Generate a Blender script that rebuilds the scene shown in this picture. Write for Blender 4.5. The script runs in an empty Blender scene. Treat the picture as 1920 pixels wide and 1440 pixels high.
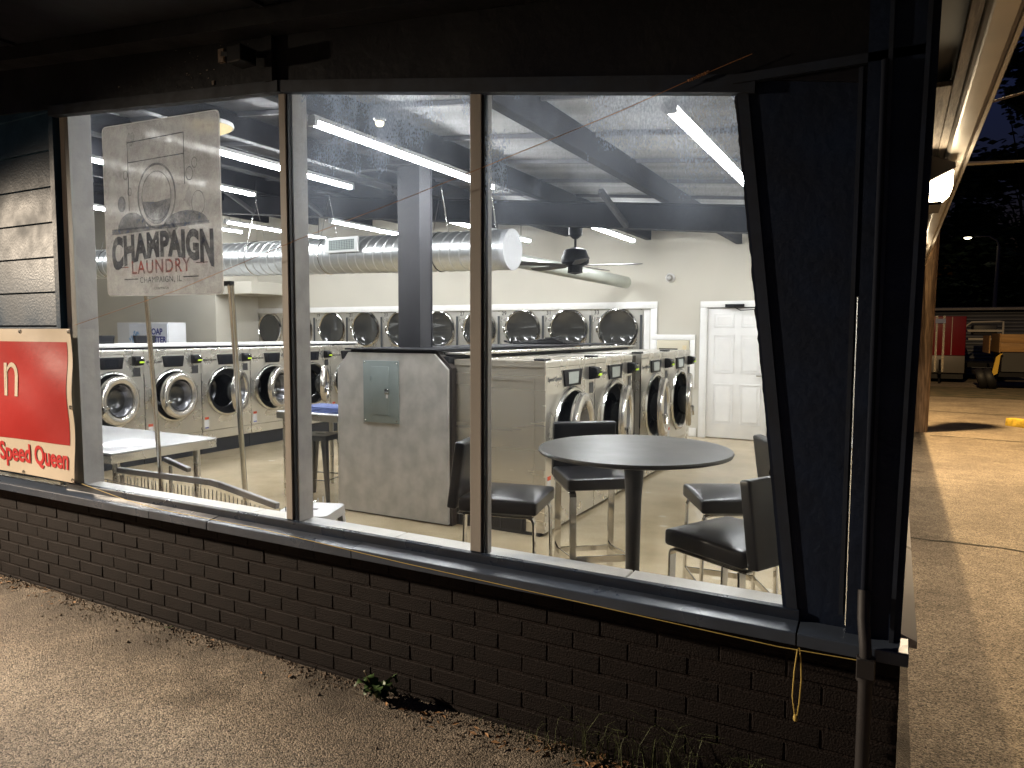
import bpy, bmesh, math, random
from mathutils import Vector, Matrix
random.seed(7)
S = bpy.context.scene
COL = S.collection
R = math.radians
PI = math.pi

# ---------------------------------------------------------------- camera, world, lights, exposure
pit, yaw, roll = R(4.15), R(28.25), R(.2)
fw = Vector((-math.sin(yaw)*math.cos(pit), math.cos(yaw)*math.cos(pit), -math.sin(pit)))
r0 = Vector((math.cos(yaw), math.sin(yaw), 0)); u0 = r0.cross(fw)
rt = r0*math.cos(roll)+u0*math.sin(roll); up = -r0*math.sin(roll)+u0*math.cos(roll)
cd = bpy.data.cameras.new('camera'); cam = bpy.data.objects.new('camera', cd); COL.objects.link(cam)
M4 = Matrix((rt, up, -fw)).transposed().to_4x4(); M4.translation = (0, 0, 1.55)
cam.matrix_world = M4
cd.sensor_width = 36; cd.lens = 1340/1920*36; cd.clip_start = .05; cd.clip_end = 400
S.camera = cam

W = bpy.data.worlds.new('World'); S.world = W; W.use_nodes = True
wn = W.node_tree.nodes; wl = W.node_tree.links
sky = wn.new('ShaderNodeTexSky'); sky.sky_type = 'NISHITA'; sky.sun_disc = False
sky.sun_elevation = R(-1.5); sky.sun_rotation = R(200)
wn['Background'].inputs[1].default_value = .15
tint = wn.new('ShaderNodeMix'); tint.data_type = 'RGBA'; tint.blend_type = 'MULTIPLY'; tint.inputs[0].default_value = 1
tint.inputs[7].default_value = (.16, .24, .75, 1)      # night sky: only the blue is left
wl.new(sky.outputs[0], tint.inputs[6]); wl.new(tint.outputs[2], wn['Background'].inputs[0])

def light(name, kind, loc, power, col, aim=None, **kw):
    d = bpy.data.lights.new(name, kind); d.energy = power; d.color = col
    for k, v in kw.items(): setattr(d, k, v)
    o = bpy.data.objects.new(name, d); COL.objects.link(o); o.location = loc
    if aim is not None:
        o.rotation_euler = (Vector(aim)-Vector(loc)).to_track_quat('-Z', 'Y').to_euler()
    return o
WARM = (1, .79, .54)
# the lot lamp out to the left that lights the near ground and glosses the siding
light('lot_lamp', 'SPOT', (-8.5, .35, 3.05), 4600, (1, .82, .62), (-4.3, .25, .1), spot_size=R(80), spot_blend=1, shadow_soft_size=.08)
# the sodium street lighting over the far lot
light('pole_lamp', 'SPOT', (.2, 12.6, 7.2), 6500, (1, .68, .33), (1.4, 13.5, 0), spot_size=R(156), spot_blend=.9, shadow_soft_size=.05)

S.view_settings.view_transform = 'Standard'; S.view_settings.look = 'None'
S.view_settings.exposure = 0; S.view_settings.gamma = 1
S.cycles.use_denoising = True
S.cycles.max_bounces = 8; S.cycles.transparent_max_bounces = 12
S.cycles.sample_clamp_indirect = 6
S.cycles.caustics_reflective = False; S.cycles.caustics_refractive = False

# ---------------------------------------------------------------- materials
MATS = {}
def mat(name, base, rough=.6, metal=0., var=0., vscale=8., stretch=(1, 1, 1), bump=0., bscale=60., base2=None, spec=.5,
        rvar=0., aniso=0., coat=0., emit=None, estr=0., detail=6):
    if name in MATS: return MATS[name]
    m = bpy.data.materials.new(name); m.use_nodes = True; n = m.node_tree.nodes; l = m.node_tree.links
    b = n['Principled BSDF']
    b.inputs['Base Color'].default_value = (*base, 1); b.inputs['Roughness'].default_value = rough
    b.inputs['Metallic'].default_value = metal; b.inputs['Specular IOR Level'].default_value = spec
    b.inputs['Anisotropic'].default_value = aniso; b.inputs['Coat Weight'].default_value = coat
    if emit: b.inputs['Emission Color'].default_value = (*emit, 1); b.inputs['Emission Strength'].default_value = estr
    if var or base2 or bump or rvar:
        tc = n.new('ShaderNodeTexCoord'); mp = n.new('ShaderNodeMapping'); mp.inputs['Scale'].default_value = stretch
        l.new(tc.outputs['Object'], mp.inputs[0])
        nz = n.new('ShaderNodeTexNoise'); nz.inputs['Scale'].default_value = vscale; nz.inputs['Detail'].default_value = detail
        l.new(mp.outputs[0], nz.inputs['Vector'])
        b2 = base2 or tuple(max(0, c*(1-var)) for c in base)
        b1 = base if base2 else tuple(min(1, c*(1+var)) for c in base)
        cr = n.new('ShaderNodeValToRGB'); cr.color_ramp.elements[0].position = .35; cr.color_ramp.elements[1].position = .65
        cr.color_ramp.elements[0].color = (*b1, 1); cr.color_ramp.elements[1].color = (*b2, 1)
        l.new(nz.outputs['Fac'], cr.inputs[0]); l.new(cr.outputs[0], b.inputs['Base Color'])
        if rvar:
            mr = n.new('ShaderNodeMapRange'); mr.inputs[1].default_value = .3; mr.inputs[2].default_value = .7
            mr.inputs[3].default_value = max(.02, rough-rvar); mr.inputs[4].default_value = rough+rvar
            l.new(nz.outputs['Fac'], mr.inputs[0]); l.new(mr.outputs[0], b.inputs['Roughness'])
        if bump:
            nb = n.new('ShaderNodeTexNoise'); nb.inputs['Scale'].default_value = bscale; nb.inputs['Detail'].default_value = 4
            l.new(mp.outputs[0], nb.inputs['Vector'])
            bp = n.new('ShaderNodeBump'); bp.inputs['Strength'].default_value = bump; bp.inputs['Distance'].default_value = .01
            l.new(nb.outputs['Fac'], bp.inputs['Height']); l.new(bp.outputs[0], b.inputs['Normal'])
    MATS[name] = m
    return m

navy = mat('navy_paint', (.010, .017, .036), .55, spec=.25, var=.3, vscale=5, bump=.25, bscale=35, rvar=.12)
navy2 = mat('navy_metal', (.013, .020, .036), .62, var=.3, vscale=9, bump=.1, bscale=20, rvar=.1)
header_m = mat('header_paint', (.012, .012, .015), .45, spec=.3, var=.35, vscale=3, bump=.25, bscale=22, rvar=.14)
soffit_m = mat('soffit_paint', (.010, .011, .016), .36, var=.3, vscale=2, bump=.1, bscale=12, rvar=.12)
brick_m = mat('painted_brick', (.0115, .0078, .0066), .8, var=.4, vscale=5, stretch=(1, 1, 1), bump=.55, bscale=150, spec=.22)
mortar_m = mat('painted_mortar', (.018, .0125, .0105), .85, spec=.2, var=.3, vscale=30, bump=.6, bscale=120)
siding_m = mat('siding_paint', (.024, .058, .105), .42, var=.18, vscale=6, bump=.12, bscale=70, rvar=.08, spec=.22)
bronze = mat('bronze_frame', (.40, .365, .32), .5, var=.15, vscale=6, stretch=(1, 1, .2), rvar=.1)
jamb_m = mat('grey_frame', (.42, .40, .38), .5, var=.12, vscale=9, bump=.2, bscale=40)
black = mat('black_rubber', (.008, .008, .009), .6)
white = mat('white_paint', (.78, .77, .75), .45, var=.04, vscale=5, bump=.05, bscale=30)
sillw = mat('white_ledge', (.72, .71, .69), .4, var=.07, vscale=9, bump=.15, bscale=25, rvar=.1)
wall_m = mat('cream_wall', (.53, .50, .43), .75, var=.03, vscale=1.5, bump=.06, bscale=90)
insul = mat('roof_insulation', (.36, .365, .375), .7, var=.22, vscale=1.2, stretch=(.15, 3.2, 1), bump=1., bscale=2.6)
steel_d = mat('charcoal_steel', (.011, .011, .014), .7, var=.3, vscale=3, spec=.25)
col_m = mat('column_paint', (.055, .055, .060), .65, spec=.25, var=.08, vscale=4, stretch=(1, 1, .3), bump=.1, bscale=30)
stain = mat('stainless', (.76, .73, .665), .29, .88, var=.05, vscale=3, bump=.05, bscale=4, rvar=.05)
brushed = mat('brushed_stainless', (.76, .70, .59), .27, .6, var=.05, vscale=.9, stretch=(.3, .3, 5), aniso=.6, rvar=.05)
chrome = mat('chrome', (.72, .70, .67), .1, 1.)
chrome_s = mat('satin_chrome', (.66, .65, .62), .2, 1.)
galv = mat('galvanised', (.68, .70, .70), .34, .9, var=.05, vscale=30)
seam_b = mat('seam_bright', (.85, .86, .86), .35, .6)
dark_m = mat('dark_plastic', (.009, .009, .011), .45, spec=.2)
drum_m = mat('drum_steel', (.10, .10, .105), .25, .9)
glassd = mat('smoked_glass', (.040, .040, .038), .07, 0, spec=.8)
screen_m = mat('screen', (.012, .013, .017), .25, spec=.25)
lime = mat('card_slot_lime', (.45, .62, .03), .4, emit=(.5, .8, .05), estr=.25)
plinth_m = mat('plinth', (.024, .025, .03), .5)
lam = mat('concrete_laminate', (.56, .54, .51), .42, base2=(.42, .405, .38), vscale=6, stretch=(1.25, 1, 1), bump=.06, bscale=50, detail=12)
panel_g = mat('grey_enamel', (.25, .29, .285), .4, var=.05)
leather = mat('black_vinyl', (.012, .012, .014), .30, spec=.35, bump=.05, bscale=220)
table_m = mat('table_top', (.055, .052, .05), .33, var=.12, vscale=3, rvar=.05)
table_l = mat('table_leg', (.028, .027, .027), .38)
tubew = mat('tube_housing', (.7, .7, .7), .4)
redv = mat('banner_red', (.42, .012, .009), .42, var=.06, vscale=2, bump=.35, bscale=5)
creamv = mat('banner_cream', (.62, .53, .41), .5, var=.04, vscale=3, bump=.3, bscale=5)
redt = mat('print_red', (.55, .02, .02), .5)
wood_m = mat('weathered_board', (.60, .53, .45), .7, base2=(.25, .21, .18), vscale=7, stretch=(7, .6, 7), bump=.6, bscale=40, detail=10)
alum = mat('fascia_metal', (.42, .39, .35), .34, .15, var=.12, vscale=2.2, bump=.3, bscale=3, rvar=.08)
pole_m = mat('pole_wood', (.33, .23, .15), .8, base2=(.12, .08, .05), vscale=9, stretch=(4, 4, .35), bump=.7, bscale=30, detail=10)
leafm = mat('weed_leaf', (.045, .085, .022), .5, var=.4, vscale=20)
dry = mat('dry_stalk', (.20, .14, .07), .8, var=.4, vscale=30)
treem = mat('tree_leaf', (.035, .055, .02), .6, var=.5, vscale=2)
barkm = mat('bark', (.05, .04, .03), .9)
string_m = mat('yellow_string', (.55, .40, .10), .7)
wire_m = mat('orange_wire', (.38, .17, .06), .6)
rust = mat('rust', (.25, .10, .04), .8)
pipe_m = mat('pipe_paint', (.022, .019, .019), .6, var=.2, vscale=10)

def asphalt():
    m = bpy.data.materials.new('asphalt'); m.use_nodes = True; n = m.node_tree.nodes; l = m.node_tree.links
    b = n['Principled BSDF']; b.inputs['Roughness'].default_value = .75
    tc = n.new('ShaderNodeTexCoord')
    def noise(sc, det=5, rough=.6):
        z = n.new('ShaderNodeTexNoise'); z.inputs['Scale'].default_value = sc; z.inputs['Detail'].default_value = det
        z.inputs['Roughness'].default_value = rough; l.new(tc.outputs['Object'], z.inputs['Vector']); return z
    def ramp(src, p0, c0, p1, c1):
        r = n.new('ShaderNodeValToRGB'); r.color_ramp.elements[0].position = p0; r.color_ramp.elements[1].position = p1
        r.color_ramp.elements[0].color = (*c0, 1); r.color_ramp.elements[1].color = (*c1, 1); l.new(src, r.inputs[0]); return r
    def mix(mode, f, a, c):
        x = n.new('ShaderNodeMix'); x.data_type = 'RGBA'; x.blend_type = mode
        if isinstance(f, float): x.inputs[0].default_value = f
        else: l.new(f, x.inputs[0])
        l.new(a, x.inputs[6]); l.new(c, x.inputs[7]); return x.outputs[2]
    vo = n.new('ShaderNodeTexVoronoi'); vo.inputs['Scale'].default_value = 170; l.new(tc.outputs['Object'], vo.inputs['Vector'])
    sp = n.new('ShaderNodeSeparateColor'); l.new(vo.outputs['Color'], sp.inputs[0])
    stone = ramp(sp.outputs[0], .05, (.07, .06, .05), .95, (.46, .40, .33))
    big = ramp(noise(.9, 8).outputs['Fac'], .35, (.62, .58, .54), .68, (1.15, 1.1, 1.0))
    mid = ramp(noise(7, 8, .7).outputs['Fac'], .3, (.7, .68, .66), .65, (1.1, 1.1, 1.1))
    c = mix('MULTIPLY', 1., stone.outputs[0], big.outputs[0]); c = mix('MULTIPLY', 1., c, mid.outputs[0])
    spk = ramp(noise(260, 2).outputs['Fac'], .66, (0, 0, 0), .76, (.35, .33, .3))
    c = mix('ADD', .7, c, spk.outputs[0])
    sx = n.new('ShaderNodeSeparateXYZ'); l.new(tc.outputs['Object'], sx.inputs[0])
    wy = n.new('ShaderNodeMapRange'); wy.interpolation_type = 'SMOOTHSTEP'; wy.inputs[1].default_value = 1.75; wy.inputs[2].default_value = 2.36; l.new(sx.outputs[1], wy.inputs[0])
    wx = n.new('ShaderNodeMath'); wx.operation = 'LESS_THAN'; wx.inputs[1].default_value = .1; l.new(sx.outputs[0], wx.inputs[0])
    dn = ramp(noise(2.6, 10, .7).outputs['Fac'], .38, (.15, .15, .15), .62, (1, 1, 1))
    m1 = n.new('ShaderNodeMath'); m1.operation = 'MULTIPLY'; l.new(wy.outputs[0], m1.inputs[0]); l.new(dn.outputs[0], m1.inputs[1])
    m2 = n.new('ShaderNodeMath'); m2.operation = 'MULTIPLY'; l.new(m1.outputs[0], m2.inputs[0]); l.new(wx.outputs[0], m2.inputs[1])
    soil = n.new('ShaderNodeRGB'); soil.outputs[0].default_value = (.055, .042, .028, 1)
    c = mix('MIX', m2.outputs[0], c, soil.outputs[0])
    oil = ramp(noise(1.7, 6, .6).outputs['Fac'], .60, (1, 1, 1), .70, (.55, .53, .5))
    c = mix('MULTIPLY', 1., c, oil.outputs[0])
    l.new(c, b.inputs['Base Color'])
    bp = n.new('ShaderNodeBump'); bp.inputs['Strength'].default_value = .9; bp.inputs['Distance'].default_value = .006
    ad = n.new('ShaderNodeMath'); ad.operation = 'SUBTRACT'; l.new(noise(90, 4).outputs['Fac'], ad.inputs[0]); l.new(vo.outputs['Distance'], ad.inputs[1])
    l.new(ad.outputs[0], bp.inputs['Height']); l.new(bp.outputs[0], b.inputs['Normal'])
    return m

def concrete_floor():
    m = bpy.data.materials.new('polished_floor'); m.use_nodes = True; n = m.node_tree.nodes; l = m.node_tree.links
    b = n['Principled BSDF']
    tc = n.new('ShaderNodeTexCoord')
    a = n.new('ShaderNodeTexNoise'); a.inputs['Scale'].default_value = 1.6; a.inputs['Detail'].default_value = 9; a.inputs['Roughness'].default_value = .65
    f = n.new('ShaderNodeTexNoise'); f.inputs['Scale'].default_value = 130; f.inputs['Detail'].default_value = 6
    v = n.new('ShaderNodeTexVoronoi'); v.inputs['Scale'].default_value = 2.0
    for x in (a, f, v): l.new(tc.outputs['Object'], x.inputs['Vector'])
    r1 = n.new('ShaderNodeValToRGB'); e = r1.color_ramp.elements
    e[0].position = .3; e[0].color = (.36, .285, .172, 1); e[1].position = .70; e[1].color = (.56, .46, .305, 1)
    l.new(a.outputs['Fac'], r1.inputs[0])
    r2 = n.new('ShaderNodeValToRGB'); e = r2.color_ramp.elements
    e[0].position = .35; e[0].color = (.70, .68, .64, 1); e[1].position = .62; e[1].color = (1.1, 1.1, 1.1, 1)
    l.new(f.outputs['Fac'], r2.inputs[0])
    x = n.new('ShaderNodeMix'); x.data_type = 'RGBA'; x.blend_type = 'MULTIPLY'; x.inputs[0].default_value = 1
    l.new(r1.outputs[0], x.inputs[6]); l.new(r2.outputs[0], x.inputs[7])
    # pale patched spots in the concrete
    r3 = n.new('ShaderNodeValToRGB'); e = r3.color_ramp.elements
    e[0].position = .07; e[0].color = (1, 1, 1, 1); e[1].position = .10; e[1].color = (0, 0, 0, 1)
    l.new(v.outputs['Distance'], r3.inputs[0])
    y = n.new('ShaderNodeMix'); y.data_type = 'RGBA'; y.inputs[7].default_value = (.62, .56, .44, 1)
    mu = n.new('ShaderNodeMath'); mu.operation = 'MULTIPLY'; mu.inputs[1].default_value = .55
    l.new(r3.outputs[0], mu.inputs[0]); l.new(mu.outputs[0], y.inputs[0]); l.new(x.outputs[2], y.inputs[6])
    l.new(y.outputs[2], b.inputs['Base Color'])
    mr = n.new('ShaderNodeMapRange'); mr.inputs[3].default_value = .09; mr.inputs[4].default_value = .22
    l.new(a.outputs['Fac'], mr.inputs[0]); l.new(mr.outputs[0], b.inputs['Roughness'])
    return m

def window_glass(name, dirt, zlo, zhi, seed):
    m = bpy.data.materials.new(name); m.use_nodes = True; n = m.node_tree.nodes; l = m.node_tree.links
    n.remove(n['Principled BSDF']); out = n['Material Output']
    tr = n.new('ShaderNodeBsdfTransparent'); tr.inputs[0].default_value = (.965, .975, .97, 1)
    gl = n.new('ShaderNodeBsdfGlossy'); gl.inputs['Roughness'].default_value = .015
    fr = n.new('ShaderNodeFresnel'); fr.inputs[0].default_value = 1.45
    ge = n.new('ShaderNodeNewGeometry'); fb = n.new('ShaderNodeMath'); fb.operation = 'SUBTRACT'; fb.inputs[0].default_value = 1
    l.new(ge.outputs['Backfacing'], fb.inputs[1]); fm = n.new('ShaderNodeMath'); fm.operation = 'MULTIPLY'
    l.new(fr.outputs[0], fm.inputs[0]); l.new(fb.outputs[0], fm.inputs[1])
    ms = n.new('ShaderNodeMixShader'); l.new(fm.outputs[0], ms.inputs[0]); l.new(tr.outputs[0], ms.inputs[1]); l.new(gl.outputs[0], ms.inputs[2])
    tl = n.new('ShaderNodeBsdfTranslucent'); tl.inputs[0].default_value = (.72, .83, 1, 1)
    df = n.new('ShaderNodeBsdfDiffuse'); df.inputs[0].default_value = (.5, .55, .65, 1)
    md = n.new('ShaderNodeMixShader'); md.inputs[0].default_value = .3; l.new(tl.outputs[0], md.inputs[1]); l.new(df.outputs[0], md.inputs[2])
    tc = n.new('ShaderNodeTexCoord'); sx = n.new('ShaderNodeSeparateXYZ'); l.new(tc.outputs['Object'], sx.inputs[0])
    def noise(sc, st, det, lo, hi):
        mp = n.new('ShaderNodeMapping'); mp.inputs['Scale'].default_value = st; mp.inputs['Location'].default_value = (seed, 0, seed*2)
        l.new(tc.outputs['Object'], mp.inputs[0])
        z = n.new('ShaderNodeTexNoise'); z.inputs['Scale'].default_value = sc; z.inputs['Detail'].default_value = det; z.inputs['Roughness'].default_value = .65
        l.new(mp.outputs[0], z.inputs['Vector'])
        r = n.new('ShaderNodeMapRange'); r.inputs[1].default_value = lo; r.inputs[2].default_value = hi; l.new(z.outputs['Fac'], r.inputs[0]); return r.outputs[0]
    def mth(op, a, b):
        q = n.new('ShaderNodeMath'); q.operation = op
        for i, v in enumerate((a, b)):
            if isinstance(v, (int, float)): q.inputs[i].default_value = v
            else: l.new(v, q.inputs[i])
        return q.outputs[0]
    hg = n.new('ShaderNodeMapRange'); hg.inputs[1].default_value = zlo; hg.inputs[2].default_value = zhi; hg.interpolation_type = 'SMOOTHSTEP'
    l.new(sx.outputs[2], hg.inputs[0])
    streak = noise(40, (1, 1, .035), 4, .42, .75)
    cloud = mth('POWER', noise(2.4, (1, 1, .65), 4, .28, .72), 1.3)
    grain = noise(150, (1, 1, .5), 3, .35, .7)
    a = mth('ADD', mth('ADD', .12, mth('MULTIPLY', cloud, .95)), mth('MULTIPLY', streak, .10))
    a = mth('MULTIPLY', a, mth('ADD', .62, mth('MULTIPLY', grain, .6)))
    a = mth('MULTIPLY', mth('MULTIPLY', a, hg.outputs[0]), dirt)
    spots = noise(75, (1, 1, .8), 1, .79, .82)
    a = mth('ADD', a, mth('MULTIPLY', spots, .12))
    a = mth('ADD', a, mth('MULTIPLY', cloud, .012))
    a = mth('MULTIPLY', a, fb.outputs[0])
    mx = n.new('ShaderNodeMixShader'); l.new(a, mx.inputs[0]); l.new(ms.outputs[0], mx.inputs[1]); l.new(md.outputs[0], mx.inputs[2])
    l.new(mx.outputs[0], out.inputs[0])
    return m

def print_film(name, col, opac, worn=.5, scale=9):
    """thin print on the poster, worn away in patches"""
    m = bpy.data.materials.new(name); m.use_nodes = True; n = m.node_tree.nodes; l = m.node_tree.links
    n.remove(n['Principled BSDF']); out = n['Material Output']
    tl = n.new('ShaderNodeBsdfTranslucent'); tl.inputs[0].default_value = (*col, 1)
    df = n.new('ShaderNodeBsdfDiffuse'); df.inputs[0].default_value = (*col, 1)
    ad = n.new('ShaderNodeMixShader'); l.new(tl.outputs[0], ad.inputs[1]); l.new(df.outputs[0], ad.inputs[2])
    tr = n.new('ShaderNodeBsdfTransparent')
    tc = n.new('ShaderNodeTexCoord'); z = n.new('ShaderNodeTexNoise'); z.inputs['Scale'].default_value = scale; z.inputs['Detail'].default_value = 10
    z.inputs['Roughness'].default_value = .8; l.new(tc.outputs['Object'], z.inputs['Vector'])
    r = n.new('ShaderNodeMapRange'); r.inputs[1].default_value = worn-.12; r.inputs[2].default_value = worn+.1
    r.inputs[3].default_value = opac; r.inputs[4].default_value = opac*.45; l.new(z.outputs['Fac'], r.inputs[0])
    mx = n.new('ShaderNodeMixShader'); l.new(r.outputs[0], mx.inputs[0]); l.new(tr.outputs[0], mx.inputs[1]); l.new(ad.outputs[0], mx.inputs[2])
    l.new(mx.outputs[0], out.inputs[0])
    return m

def poster_film():
    m = bpy.data.materials.new('poster_film'); m.use_nodes = True; n = m.node_tree.nodes; l = m.node_tree.links
    n.remove(n['Principled BSDF']); out = n['Material Output']
    tc = n.new('ShaderNodeTexCoord')
    def nz(sc, st, det):
        mp = n.new('ShaderNodeMapping'); mp.inputs['Scale'].default_value = st; l.new(tc.outputs['Object'], mp.inputs[0])
        z = n.new('ShaderNodeTexNoise'); z.inputs['Scale'].default_value = sc; z.inputs['Detail'].default_value = det; z.inputs['Roughness'].default_value = .7
        z.inputs['Distortion'].default_value = .6
        l.new(mp.outputs[0], z.inputs['Vector']); return z.outputs['Fac']
    r = n.new('ShaderNodeValToRGB'); e = r.color_ramp.elements
    e[0].position = .38; e[0].color = (.84, .80, .76, 1); e[1].position = .58; e[1].color = (1, .97, .93, 1)
    l.new(nz(5, (1, 1, 1.8), 12), r.inputs[0])
    tl = n.new('ShaderNodeBsdfTranslucent'); df = n.new('ShaderNodeBsdfDiffuse')
    l.new(r.outputs[0], tl.inputs[0]); l.new(r.outputs[0], df.inputs[0])
    a = n.new('ShaderNodeMixShader'); a.inputs[0].default_value = .25; l.new(tl.outputs[0], a.inputs[1]); l.new(df.outputs[0], a.inputs[2])
    # frosted see-through where the film has thinned
    rf = n.new('ShaderNodeBsdfRefraction'); rf.inputs['Roughness'].default_value = .42; rf.inputs['IOR'].default_value = 1.02
    rf.inputs[0].default_value = (.9, .88, .85, 1)
    mr = n.new('ShaderNodeMapRange'); mr.inputs[1].default_value = .4; mr.inputs[2].default_value = .62; mr.inputs[3].default_value = .16; mr.inputs[4].default_value = .52
    l.new(nz(14, (1, 1, 1), 10), mr.inputs[0])
    b = n.new('ShaderNodeMixShader'); l.new(mr.outputs[0], b.inputs[0]); l.new(a.outputs[0], b.inputs[1]); l.new(rf.outputs[0], b.inputs[2])
    l.new(b.outputs[0], out.inputs[0])
    return m

def emis(name, col, strength):
    m = bpy.data.materials.new(name); m.use_nodes = True; n = m.node_tree.nodes; l = m.node_tree.links
    n.remove(n['Principled BSDF']); e = n.new('ShaderNodeEmission'); e.inputs[0].default_value = (*col, 1); e.inputs[1].default_value = strength
    l.new(e.outputs[0], n['Material Output'].inputs[0]); return m

# ---------------------------------------------------------------- mesh helpers
class MB:
    def __init__(s): s.v = []; s.f = []; s.sm = []
    def add(s, vs, fs, smooth=False, M=None):
        o = len(s.v)
        for p in vs:
            p = Vector(p)
            s.v.append(tuple(M @ p) if M is not None else tuple(p))
        for f in fs: s.f.append([i+o for i in f]); s.sm.append(smooth)
        return s
    def box(s, x0, x1, y0, y1, z0, z1, M=None):
        v = [(x0, y0, z0), (x1, y0, z0), (x1, y1, z0), (x0, y1, z0), (x0, y0, z1), (x1, y0, z1), (x1, y1, z1), (x0, y1, z1)]
        return s.add(v, [(0, 3, 2, 1), (4, 5, 6, 7), (0, 1, 5, 4), (1, 2, 6, 5), (2, 3, 7, 6), (3, 0, 4, 7)], M=M)
    def prism(s, pts, a0, a1, axis='y', M=None):
        """polygon pts in the plane across axis, extruded a0..a1"""
        n = len(pts)
        def P(p, a):
            return {'y': (p[0], a, p[1]), 'x': (a, p[0], p[1]), 'z': (p[0], p[1], a)}[axis]
        v = [P(p, a0) for p in pts]+[P(p, a1) for p in pts]
        f = [tuple(range(n)), tuple(range(2*n-1, n-1, -1))]+[(i, i+n, (i+1) % n+n, (i+1) % n) for i in range(n)]
        return s.add(v, f, M=M)
    def tube(s, pts, r, n=10, closed=False, cap=True):
        pts = [Vector(p) for p in pts]; rings = []
        rr = r if isinstance(r, (list, tuple)) else [r]*len(pts)
        ref = None
        for i, p in enumerate(pts):
            a = pts[(i-1) % len(pts)] if (closed or i > 0) else p
            b = pts[(i+1) % len(pts)] if (closed or i < len(pts)-1) else p
            d = (b-a).normalized()
            if ref is None:
                ref = Vector((0, 0, 1)) if abs(d.z) < .9 else Vector((1, 0, 0))
            x = d.cross(ref).normalized(); y = x.cross(d).normalized(); ref = y
            rings.append([p+(x*math.cos(2*PI*k/n)+y*math.sin(2*PI*k/n))*rr[i] for k in range(n)])
        v = [q for g in rings for q in g]; f = []
        m = len(rings)
        for i in range(m if closed else m-1):
            for k in range(n):
                a = i*n+k; b = i*n+(k+1) % n; c = ((i+1) % m)*n+(k+1) % n; d = ((i+1) % m)*n+k
                f.append((a, d, c, b))
        s.add(v, f, smooth=True)
        if cap and not closed: s.add(v, [tuple(range(n)), tuple(range((m-1)*n+n-1, (m-1)*n-1, -1))])
        return s
    def lathe(s, prof, n=24, M=None, smooth=True):
        """profile (r, z) about local z"""
        v = []; f = []; m = len(prof)
        for r, z in prof:
            for k in range(n): v.append((r*math.cos(2*PI*k/n), r*math.sin(2*PI*k/n), z))
        for i in range(m-1):
            for k in range(n): f.append((i*n+k, i*n+(k+1) % n, (i+1)*n+(k+1) % n, (i+1)*n+k))
        return s.add(v, f, smooth=smooth, M=M)
    def bar(s, a, b, w, t, upv=(0, 0, 1)):
        """flat bar a->b, width w across, thickness t"""
        a = Vector(a); b = Vector(b); d = (b-a).normalized(); u = Vector(upv)
        x = d.cross(u).normalized(); y = x.cross(d).normalized()
        v = [p+x*sx*w/2+y*sy*t/2 for p in (a, b) for sx, sy in ((-1, -1), (1, -1), (1, 1), (-1, 1))]
        return s.add(v, [(0, 1, 2, 3), (7, 6, 5, 4), (0, 4, 5, 1), (1, 5, 6, 2), (2, 6, 7, 3), (3, 7, 4, 0)])
    def mesh(s, name, m, bev=0, seg=2, sharp=None):
        me = bpy.data.meshes.new(name); me.from_pydata(s.v, [], s.f); me.materials.append(m)
        me.polygons.foreach_set('use_smooth', s.sm)
        if bev:
            bm = bmesh.new(); bm.from_mesh(me)
            bmesh.ops.remove_doubles(bm, verts=bm.verts, dist=1e-6)
            bmesh.ops.recalc_face_normals(bm, faces=bm.faces)
            es = [e for e in bm.edges if len(e.link_faces) == 2 and e.calc_face_angle(0) > R(30)]
            bmesh.ops.bevel(bm, geom=es, offset=bev, segments=seg, profile=.5, affect='EDGES', clamp_overlap=True)
            for f in bm.faces: f.smooth = seg > 1
            bm.to_mesh(me); bm.free()
            if seg > 1: me.set_sharp_from_angle(angle=R(50))
        else:
            bm = bmesh.new(); bm.from_mesh(me); bmesh.ops.recalc_face_normals(bm, faces=bm.faces); bm.to_mesh(me); bm.free()
            if any(s.sm): me.set_sharp_from_angle(angle=R(40))
        me.update(); return me
    def build(s, name, m, parent=None, bev=0, seg=2, **k):
        return obj(name, s.mesh(name, m, bev, seg), parent, **k)

def obj(name, me, parent=None, loc=None, rot=None, label=None, cat=None, group=None, kind=None):
    o = bpy.data.objects.new(name, me); COL.objects.link(o)
    if parent is not None: o.parent = parent
    if loc is not None: o.location = loc
    if rot is not None: o.rotation_euler = rot
    tag(o, label, cat, group, kind); return o
def tag(o, label=None, cat=None, group=None, kind=None):
    for k, v in (('label', label), ('category', cat), ('group', group), ('kind', kind)):
        if v: o[k] = v
    return o
def thing(name, label, cat, loc=(0, 0, 0), rz=0, group=None):
    return obj(name, None, loc=loc, rot=(0, 0, rz), label=label, cat=cat, group=group)
def copy_tree(o, parent=None):
    c = o.copy(); COL.objects.link(c)
    if parent is not None: c.parent = parent
    for ch in list(o.children): copy_tree(ch, c)
    return c
def text_mb(body, size, extrude=.001, bold=0., align='CENTER', sx=1., warp=None, spacing=1.):
    """lettering as a mesh standing in the xz plane, facing -y"""
    cu = bpy.data.curves.new('t', 'FONT'); cu.body = body; cu.size = size; cu.extrude = extrude; cu.offset = bold
    cu.align_x = align; cu.resolution_u = 4; cu.space_character = spacing
    o = bpy.data.objects.new('t', cu); COL.objects.link(o)
    dg = bpy.context.evaluated_depsgraph_get(); me = bpy.data.meshes.new_from_object(o.evaluated_get(dg))
    mb = MB()
    vs = []
    for v in me.vertices:
        x, y, z = v.co; x *= sx
        if warp: x, y = warp(x, y)
        vs.append((x, -z, y))
    mb.add(vs, [tuple(p.vertices) for p in me.polygons])
    bpy.data.objects.remove(o); bpy.data.curves.remove(cu); bpy.data.meshes.remove(me)
    return mb
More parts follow.
